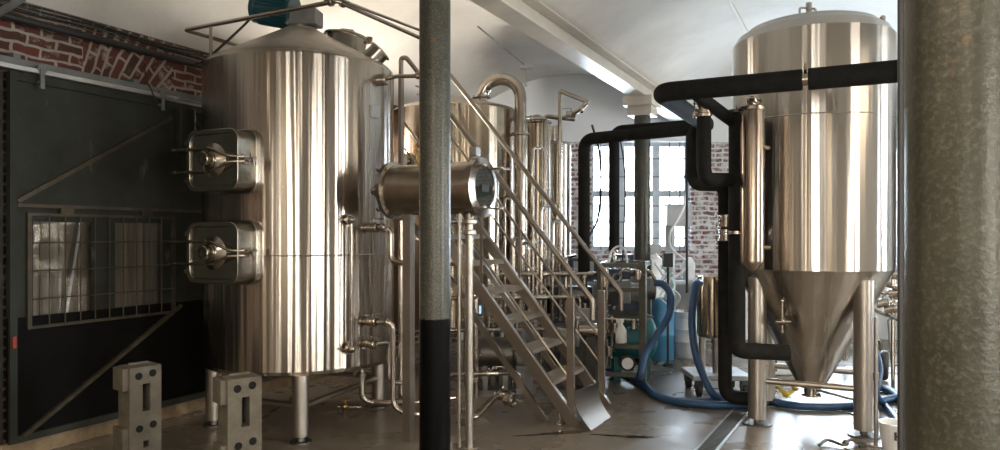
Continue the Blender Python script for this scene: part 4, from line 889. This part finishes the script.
b = MB(); b.box(q.x-.26,q.x-.2,q.y-.13,q.y+.18,0,.06); b.build('cabinet_foot', M['black'], rt); b = MB(); b.box(q.x+.14,q.x+.2,q.y-.13,q.y+.18,0,.06); b.build('cabinet_foot', M['black'], rt)
pipe_thing('riser_pipe', 'steel riser below the left insulated pipe before the window', [XY(584, 8.05, 1.15), XY(584, 8.05, .66), XY(580, 7.75, .62)], .024, .05, valves=[(XY(584, 8.05, 1.0), Z, V((1,-.4,0)))])
pipe_thing('riser_pipe', 'steel riser below the insulated pipe at the window centre', [XY(614, 8.3, 1.42), XY(614, 8.3, .74)], .022, .05, valves=[(XY(614, 8.3, 1.3), Z, V((1,-.4,0)))])
# white equipment and blue drum behind
rt = thing('water_softener', 'white rounded plastic vessel between the compressor and the keg', 'vessel', XY(651, 9.6, 0))
q = XY(651, 9.6, 0); b = MB().at(TT(q)); b.lathe([(0,0),(.17,0),(.18,.03),(.18,1.15),(.15,1.28),(.07,1.34),(0,1.34)], 28); b.build('vessel_body', M['white'], rt)
b = MB().at(TT(q)); b.lathe([(.06,1.33),(.08,1.36),(.08,1.45),(0,1.46)], 18); b.box(-.12,.12,-.08,.08,1.37,1.48); b.build('valve_head', M['greytub'], rt)
q = XY(661, 9.3, 0); b = MB().at(TT(q)); b.lathe([(0,0),(.16,0),(.165,.03),(.165,.30),(.172,.31),(.172,.33),(.165,.34),(.165,.66),(.16,.72),(.12,.78),(0,.80)], 30); solo(b, 'plastic_drum', M['bluedrum'], 'blue plastic drum left of the keg', 'drum', loc=q)
# cabinet with curled tubes before the window
rt = thing('hanging_cabinet', 'grey box cabinet hung on a post in front of the window right side', 'cabinet', XY(683, 9.2, 0))
q = XY(682, 9.2, 1.85); b = MB(); b.box(q.x-.19,q.x+.13,q.y-.02,q.y+.24,q.z-.14,q.z+.15); b.build('cabinet_box', M['greytub'], rt, bevel=.01)
b = MB(); b.bar(V((q.x-.02,q.y+.55,0)), V((q.x-.02,q.y+.55,q.z-.0)), .16, .10, N); b.box(q.x-.08,q.x+.04,q.y+.24,q.y+.52,q.z-.05,q.z+.05); b.build('post', M['greytub'], rt)
b = MB(); b.tube(smooth_path([XY(685,8.9,2.1),XY(684,8.9,1.95),XY(678,8.85,1.8),XY(670,8.8,1.62),XY(671,8.8,1.45),XY(682,8.8,1.32),XY(688,8.8,1.24),XY(679,8.8,1.12),XY(670,8.8,1.06)]), .014, 8); solo(b, 'curled_tube', M['white'], 'white curling tube hanging before the grey cabinet', 'tube', loc=XY(685,8.9,2.1))
for k in range(5):
    pts = [XY(655+4*k+random.uniform(-3,3), 9.0, 1.25-.03*k), XY(662+3*k, 8.9, 1.12+.05*math.sin(k)), XY(668-2*k+8*math.sin(k*2), 8.85, .98), XY(660+5*k, 8.9, .85), XY(668+2*k, 9.0, .72)]
    b = MB(); b.tube(smooth_path(pts), .009, 7); solo(b, 'coiled_tubing', M['greenhose'] if k % 2 else M['clear'], 'pale coiled plastic tubing tangled above the blue drum and keg', 'tube', 'tangled tubing above the keg', loc=pts[0])
b = MB(); q = XY(668, 8.8, 1.33); b.box(q.x-.06,q.x+.05,q.y-.05,q.y+.05,q.z-.12,q.z+.05); b.cyl(q-Z*.05, V((q.x,q.y,0)), .015, 8); b.cyl(V((q.x,q.y,0)), V((q.x,q.y,.02)), .06, 16); solo(b, 'instrument_stand', M['black'], 'black instrument on a thin stand left of the brick pier', 'instrument', loc=V((q.x,q.y,0)))
# low white wall / worktop under window
rt = thing('side_bench', 'grey side bench along the wall below the window', 'bench', V((1.6, 10.45, 0)))
b = MB(); b.box(.6, 3.3, 10.2, 10.95, .90, .95); b.build('bench_top', M['greytub'], rt)
for x in (.65, 1.9, 3.2): b = MB(); b.box(x, x+.06, 10.25, 10.9, 0, .90); b.build('bench_leg', M['greytub'], rt)
for i, (x, w, h, m_, ds) in enumerate(((1.25,.16,.35,'white','white canister at the left end of the window bench'), (1.62,.3,.16,'greytub','flat grey tub on the window bench'), (2.05,.14,.3,'white','white jug in the middle of the window bench'), (2.35,.26,.22,'bluedrum','blue tub on the window bench'), (2.75,.18,.33,'white','white jug at the right end of the window bench'))):
    b = MB().at(TT(V((x, 10.5, 0)), .95)); b.lathe([(0,0),(w/2*.9,0),(w/2,.02),(w/2,h*.75),(w/2*.7,h*.9),(w/2*.4,h),(0,h)], 20); solo(b, 'container', M[m_], ds, 'container', loc=V((x, 10.5, .95)))
# keg
KP = XY(686, 9.45, 0); rt = thing('beer_keg', 'dented steel beer keg standing behind the blue hose', 'keg', KP)
b = MB().at(TT(KP)); b.lathe([(0,.03),(.15,.04),(.175,.07),(.18,.10),(.18,.20),(.190,.215),(.180,.23),(.18,.36),(.190,.375),(.180,.39),(.18,.50),(.165,.545),(.06,.57),(0,.57)], 40); b.build('keg_body', M['keg'], rt)
b = MB().at(TT(KP)); b.lathe([(.172,.51),(.180,.53),(.180,.60),(.172,.605),(.165,.60),(.165,.53)], 36, closed=True); b.build('rim', M['keg'], rt); b = MB().at(TT(KP)); b.lathe([(.172,0),(.18,.01),(.18,.09),(.17,.09),(.165,.01)], 36, closed=True); b.build('rim', M['keg'], rt)
b = MB(); b.cyl(KP+Z*.57, KP+Z*.66, .03, 14); b.build('spear_valve', M['pipe'], rt)
# trolley vessel
rt = thing('trolley_vessel', 'small steel vessel on a wheeled trolley left of the fermenter', 'vessel', XY(713, 7.2, 0))
q = XY(713, 7.35, 0); b = MB().at(TT(q)); b.lathe([(0,.54),(.05,.54),(.15,.57),(.160,.60),(.160,1.15),(.15,1.18),(.05,1.20),(0,1.20)], 40); b.build('vessel_body', M['tank_warm'], rt)
b = MB().at(TT(q)); 
for k in range(3): a = k*2*PI/3+2.6; b.cyl((.11*math.cos(a), .11*math.sin(a), .21), (.11*math.cos(a), .11*math.sin(a), .80), .035, 14)
b.build('vessel_legs', M['leg'], rt)
b = MB(); b.box(q.x-.27,q.x+.32,q.y-.25,q.y+.25,.16,.21); b.build('trolley_deck', M['greytub'], rt, bevel=.008)
for sx, sy in ((-.2,-.2),(.25,-.2),(-.2,.2),(.25,.2)):
    b = MB(); w = q+V((sx,sy,.06)); b.cyl(w-V((.02,0,0)), w+V((.02,0,0)), .06, 20); c_ = b.build('caster', M['black'], rt); b = MB(); b.box(w.x-.035,w.x+.035,w.y-.025,w.y+.04,.07,.16); b.build('caster_fork', M['darksteel'], c_)
b = MB(); b.tube(fillet([q+V((.1,-.05,.68)), q+V((.1,-.08,.5)), q+V((.17,-.1,.42)), q+V((.24,-.1,.5)), q+V((.24,-.08,.62))], .05), .018, 10); valve(b, q+V((.1,-.07,.6)), Z, .02, V((0,-1,0)), .06); b.build('outlet_pipe', M['pipe'], rt)
# ------------------------------------------------------------------ blue hoses
def hose(label, pts, r=.036):
    b = MB(); b.tube(smooth_path(pts, 8), r, 12); return solo(b, 'blue_hose', M['hose'], label, 'hose', loc=pts[0])
def GH(x, d, z=.04): return XY(x, d, z)
def gf(x, y, h=.037): p = P(x, y, (CAMH-h)*F/(y-HY)); return p
hose('blue hose hanging from the compressor outlet and snaking right over the floor', [XY(655,7.55,1.10), XY(664,7.5,1.08), XY(671,7.45,.96), XY(669,7.4,.78), XY(657,7.35,.58), XY(645,7.3,.38), XY(640,7.2,.18), gf(640,375), gf(652,393), gf(680,402), gf(715,405), gf(750,405)])
hose('blue hose lying on the floor from the stair foot to the fermenter', [gf(604,369), gf(622,373), gf(637,381), gf(660,397), gf(690,401.5), gf(712,401), gf(745,397)], .034)
hose('blue hose hanging in an arc from the small trolley vessel', [XY(700,7.05,1.13), XY(696,6.95,1.12), XY(693,6.9,.95), XY(692,6.9,.75), XY(695,6.85,.50), XY(703,6.8,.28), XY(714,6.75,.10), gf(728,397.0), gf(745,401)])
hose('blue hose lying on the floor behind the fermenter legs', [gf(762,398), gf(790,405), gf(820,407), gf(850,406), gf(868,404), gf(886,400), gf(905,396)])
hose('blue hose coiled on the floor right of the fermenter, nearest the column', [gf(862,392), gf(880,388), gf(893,392), gf(903,402), gf(915,414)], .034)
hose('blue hose dropping down beside the right fermenter leg', [XY(872,6.6,.62), XY(880,6.5,.40), XY(876,6.4,.2), gf(884,404), gf(893,414), gf(900,424)], .03)
b = MB(); b.tube(smooth_path([P(757,282,6.3), P(766,300,6.3), P(775,318,6.2), P(780,325,6.1)]), .016, 10); solo(b, 'thin_blue_hose', M['hose'], 'thin blue hose running to the sample valve on the cone', 'hose', loc=P(757,282,6.3))
# yellow fittings behind the fermenter
rt = thing('yellow_manifold', 'yellow and brass hose fittings on the floor behind the fermenter', 'fitting', G(785, 405))
pts = [XY(768,6.9,.12), XY(776,6.85,.17), XY(786,6.8,.10), XY(795,6.8,.16), XY(797,6.8,.30)]
b = MB(); b.tube(smooth_path(pts), .018, 8); b.build('fitting_tube', M['yellow'], rt)
for i, p in enumerate(pts): b = MB(); b.sphere(p, .036, 10); b.build('coupling', M['brass'] if i % 2 else M['yellow'], rt)
# brewing clutter behind the fermenter
pipe_thing('floor_pipe_rack', 'level steel pipe low behind the fermenter cone', [XY(770,8.2,.1), XY(770,8.2,.62), XY(845,8.6,.62), XY(845,8.6,.1)], .03, .06, valves=[(XY(800,8.35,.62), V((1,0,0)), (0,0,1))])
pipe_thing('floor_pipe_rack', 'lower steel pipe behind the fermenter cone', [XY(775,7.9,.1), XY(775,7.9,.36), XY(880,8.3,.40), XY(880,8.3,.1)], .025, .06)
b = MB(); q = XY(775, 8.4, 0); b.box(q.x-.18,q.x+.2,q.y-.2,q.y+.2,0,.28); b.box(q.x-.14,q.x+.14,q.y-.2,q.y+.2,.28,.42); solo(b, 'equipment_case', M['white'], 'white equipment case on the floor behind the fermenter leg', 'case', loc=q, bevel=.02)
# right side: manifold, wheel, bucket, pole
rt = thing('valve_manifold', 'bundle of steel tubes and valves right of the fermenter cone', 'pipe', XY(890, 7.4, 0))
b = MB()
for k in range(6):
    z = .80+.10*k; b.tube(fillet([XY(872,7.3,z+.05), XY(884+2*k%5,7.25,z), XY(905,7.1,z-.06)], .04), .018, 8)
b.tube([XY(893,7.35,0), XY(893,7.35,1.45)], .02, 8); b.tube([XY(900,7.3,0), XY(900,7.3,1.4)], .025, 8); b.build('tube_bundle', M['pipe'], rt)
for k, (x, z) in enumerate(((879,1.28),(884,1.12),(889,1.2),(894,1.02),(882,.92),(890,.86),(897,1.3))):
    b = MB(); valve(b, XY(x,7.2,z), V((1,-.3,.2)), .03, V((0,-.3,1)), .06); b.build('valve', M['pipe'], rt)
rt = thing('hose_trolley', 'black wheeled trolley standing right of the fermenter leg', 'trolley', XY(884, 7.9, 0))
for dx in (0, .35):
    q = XY(884, 7.9, .17)+V((dx,.1*dx,0)); b = MB(); b.torus(q, V((.9,-.5,0)), .12, .045, 28, 10); b.cyl(q-V((.02,0,0)), q+V((.03,-.02,0)), .08, 20); b.build('wheel', M['black'], rt)
b = MB(); q = XY(884, 7.9, .17); b.cyl(q, q+V((.35,.035,0)), .015, 8); b.tube(fillet([q+V((.1,.02,0)), q+V((.1,.1,.5)), q+V((.28,.12,.5)), q+V((.28,.04,0))], .04), .014, 8); b.build('trolley_frame', M['darksteel'], rt)
b = MB(); q = XY(876, 5.45, 0); b.tube([q+Z*.0, q+Z*.98], .014, 10); b.cyl(q, q+Z*.01, .05, 16); b.cyl(q+Z*.5, q+Z*.56, .02, 12); solo(b, 'thin_pole', M['leg'], 'thin upright steel pole in front of the right fermenter leg', 'pole', loc=q)
rt = thing('white_bucket', 'white plastic bucket with black marks at the right column foot', 'bucket', XY(893, 5.0, 0))
q = XY(896, 5.35, 0); b = MB().at(TT(q)); b.lathe([(0,0),(.09,0),(.115,.20),(.12,.20),(.12,.21),(.108,.21),(.085,.01),(0,.01)], 28); b.build('bucket_body', M['white'], rt)
b = MB().at(frame(q+V((-.05,-.098,.13)), V((-.35,-.93,.1)), Z)); b.box(-.03,.03,-.032,-.018,0,.012); b.box(-.03,.03,.0,.014,0,.012); b.box(-.005,.005,-.018,.0,0,.012); b.build('bucket_mark', M['black'], rt)
b = MB(); 
q = G(843, 447); b.tube(smooth_path([q+V((-.18,0,.012)), q+V((-.08,.08,.03)), q+V((0,-.02,.02)), q+V((.09,.07,.035)), q+V((.17,.0,.015)), q+V((.1,-.05,.02))]), .012, 8); b.sphere(q+V((.02,.0,.03)), .025, 10); solo(b, 'hose_clip', M['darksteel'], 'small bent metal hose clip on the floor before the fermenter', 'clip', loc=q)

# ------------------------------------------------------------------ concrete blocks
def block(x, d, label, rz, first=None):
    q = XY(x, d, 0)
    if first: return dup(first, q, label, rz)
    rt = thing('concrete_block', label, 'block', q, rz, 'upright concrete blocks')
    H, W, D = .735, .205, .17; m = TT(q) @ Matrix.Rotation(rz, 4, 'Z')
    # front slab with holes, built as a grid of cells round openings, plus side cheeks
    b = MB().at(m)
    holes = [(-.020,.030,.44,.62), (-.015,.02,.20,.245)]
    xs = [-W/2, -.020, -.015, .02, .030, W/2]; zs_ = [0, .20, .245, .44, .62, H]
    for i in range(5):
        for j in range(5):
            a, c, e, f = xs[i], xs[i+1], zs_[j], zs_[j+1]
            if any(h[0] <= a+1e-6 and c <= h[1]+1e-6 and h[2] <= e+1e-6 and f <= h[3]+1e-6 for h in holes): continue
            b.add([(a,-D/2,e),(c,-D/2,e),(c,-D/2,f),(a,-D/2,f)], [(0,1,2,3)])
    for h in holes:
        a, c, e, f = h; y0, y1 = -D/2, -D/2+.12
        b.add([(a,y0,e),(c,y0,e),(c,y0,f),(a,y0,f),(a,y1,e),(c,y1,e),(c,y1,f),(a,y1,f)], [(4,5,6,7),(0,1,5,4),(1,2,6,5),(2,3,7,6),(3,0,4,7)])
    b.add([(-W/2,-D/2,0),(W/2,-D/2,0),(W/2,D/2,0),(-W/2,D/2,0),(-W/2,-D/2,H),(W/2,-D/2,H),(W/2,D/2,H),(-W/2,D/2,H)], [(0,3,2,1),(1,2,6,5),(2,3,7,6),(3,0,4,7)])
    # top with a shallow lip
    b.box(-W/2,W/2,-D/2,D/2,H-.002,H); b.box(-W/2+.05,W/2-.03,D/2-.05,D/2-.03,H,H+.012)
    b.box(-W/2-.035,-W/2,-D/2+.02,D/2,H-.15,H-.005); b.box(-W/2-.035,-W/2,-D/2+.02,D/2,0,.34); b.build('block_body', M['concrete'], rt)
    for xx, zz in ((-.045,.675),(.045,.685),(-.04,.33),(.048,.345)):
        b = MB().at(m @ frame((xx, -D/2-.001, zz), (0,-1,0))); b.lathe([(0,-.0),(.022,.0),(.024,.0015),(.0,.0015)], 18); b.build('dark_hole_disc', M['foam'], rt)  # flat dark discs paint the shade inside the round holes
    return rt
b1 = block(140, 4.80, 'upright concrete block with slots, standing in front of the dark door', math.radians(50))
block(240, 4.42, 'upright concrete block with slots, standing at the foot of the big brewing vessel', math.radians(39), b1)

# ------------------------------------------------------------------ floor details
rt = thing('floor_drain', 'narrow grated drain channel in the floor left of the fermenter', 'drain', G(724, 430))
a, c = G(742, 410), G(700, 458); d_ = (c-a).normalized(); sd = V((-d_.y, d_.x, 0))
b = MB(); b.bar(a+Z*.003+sd*.07, c+Z*.003+sd*.07, .02, .012); b.bar(a+Z*.003-sd*.07, c+Z*.003-sd*.07, .02, .012); b.build('drain_edge', M['galv'], rt)
b = MB(); L = (c-a).length
for i in range(int(L/.035)): q = a+d_*i*.035; b.bar(q-sd*.06+Z*.004, q+sd*.06+Z*.004, .012, .008)
b.build('grating', M['darksteel'], rt)
def puddle(label, cs):
    b = MB(); o = []
    for i in range(40):
        a = 2*PI*i/40; r_ = 1+.25*math.sin(3*a+cs[0])+.15*math.sin(7*a); o.append((math.cos(a)*r_, math.sin(a)*r_))
    c1, c2 = G(cs[0], cs[1]), G(cs[2], cs[3]); m = frame((c1+c2)/2+Z*.001, Z, (c2-c1)); m = m @ Matrix.Diagonal(((c2-c1).length/2/1.1, cs[4], 1, 1))
    b.at(m).prism(o, 0, .002); solo(b, 'puddle', M['wet'], label, 'puddle', loc=(c1+c2)/2)
puddle('dark wet streak on the floor below the stair foot', (520, 436, 590, 431, .035))
puddle('dark wet streak on the floor right of the stair plate', (596, 435, 655, 438, .03))

# ------------------------------------------------------------------ light
def area(name, loc, rot, w, h, e, col):
    l = bpy.data.lights.new(name, 'AREA'); l.shape = 'RECTANGLE'; l.size = w; l.size_y = h; l.energy = e; l.color = col
    o = bpy.data.objects.new(name, l); COL.objects.link(o); o.location = loc; o.rotation_euler = rot; return o
ADDED_LAMPS = [(-3.9, -1.5), (-1.0, .2), (-1.0, -2.0), (2.2, 1.0), (2.2, 5.5)]  # added lamps outside the view, warm fill for the hall
for i, (n_, u_) in enumerate(ADDED_LAMPS):
    q = FR(n_, u_, 3.15)
    rt = thing('added_tube_lamp', 'hanging tube lamp added out of view for warm fill light', 'lamp', q, RZ, 'added tube lamps')
    m = Matrix.Translation(q) @ Matrix.Rotation(RZ+PI/2, 4, 'Z'); b = MB().at(m); b.box(-.65,.65,-.06,.06,.02,.07); b.build('lamp_housing', M['white'], rt)
    area('added_tube_light', q, (0, 0, RZ+PI/2), 1.25, .08, 26, (1.0, .80, .56))
q = FR(-5.33, 6.3, 2.35)  # added unseen uplight that brightens the vault behind the brewing vessel
rt = thing('added_wall_lamp', 'unseen wall lamp added behind the big brewing vessel to brighten the vault', 'lamp', q, RZ)
m = Matrix.Translation(q) @ Matrix.Rotation(RZ, 4, 'Z'); b = MB().at(m); b.box(-.17,-.13,-.08,.08,-.1,.1); b.box(-.13,.0,-.015,.015,-.06,-.03); b.lathe([(.04,-.06),(.10,.02),(.095,.02),(.035,-.055)], 20, closed=True); b.build('lamp_bracket', M['white'], rt)
l = bpy.data.lights.new('added_wall_bulb', 'POINT'); l.energy = 80; l.color = (1.0, .91, .78); l.shadow_soft_size = .07
o = bpy.data.objects.new('added_wall_bulb', l); COL.objects.link(o); o.location = q+Z*.08
w = bpy.data.worlds.new('sky'); SC.world = w; w.use_nodes = True
bg = w.node_tree.nodes['Background']; bg.inputs[1].default_value = 19
nt = w.node_tree; tc = nt.nodes.new('ShaderNodeTexCoord'); dp = nt.nodes.new('ShaderNodeVectorMath'); dp.operation = 'DOT_PRODUCT'; dp.inputs[1].default_value = (.35, .93, .1)
mr = nt.nodes.new('ShaderNodeMapRange'); mr.inputs[1].default_value = -.6; mr.inputs[2].default_value = .7
cr = nt.nodes.new('ShaderNodeValToRGB'); cr.color_ramp.elements[0].color = (.70, .65, .58, 1); cr.color_ramp.elements[1].color = (.72, .86, 1.0, 1); em = cr.color_ramp.elements.new(.5); em.color = (.95, .95, .93, 1)
nt.links.new(tc.outputs['Generated'], dp.inputs[0]); nt.links.new(dp.outputs['Value'], mr.inputs[0]); nt.links.new(mr.outputs[0], cr.inputs[0]); nt.links.new(cr.outputs[0], bg.inputs[0])

# ------------------------------------------------------------------ camera
cd = bpy.data.cameras.new('camera'); cam = bpy.data.objects.new('camera', cd); COL.objects.link(cam)
cam.location = (0, 0, CAMH); cam.rotation_euler = (PI/2, 0, 0)
cd.sensor_fit = 'HORIZONTAL'; cd.sensor_width = 36; cd.lens = 36*F/1000; cd.shift_y = (HY-225)/1000.0; cd.clip_start = .05
SC.camera = cam
SC.view_settings.view_transform = 'Standard'; SC.view_settings.look = 'None'; SC.view_settings.gamma = 1; SC.view_settings.use_curve_mapping = False
SC.view_settings.exposure = 1.05
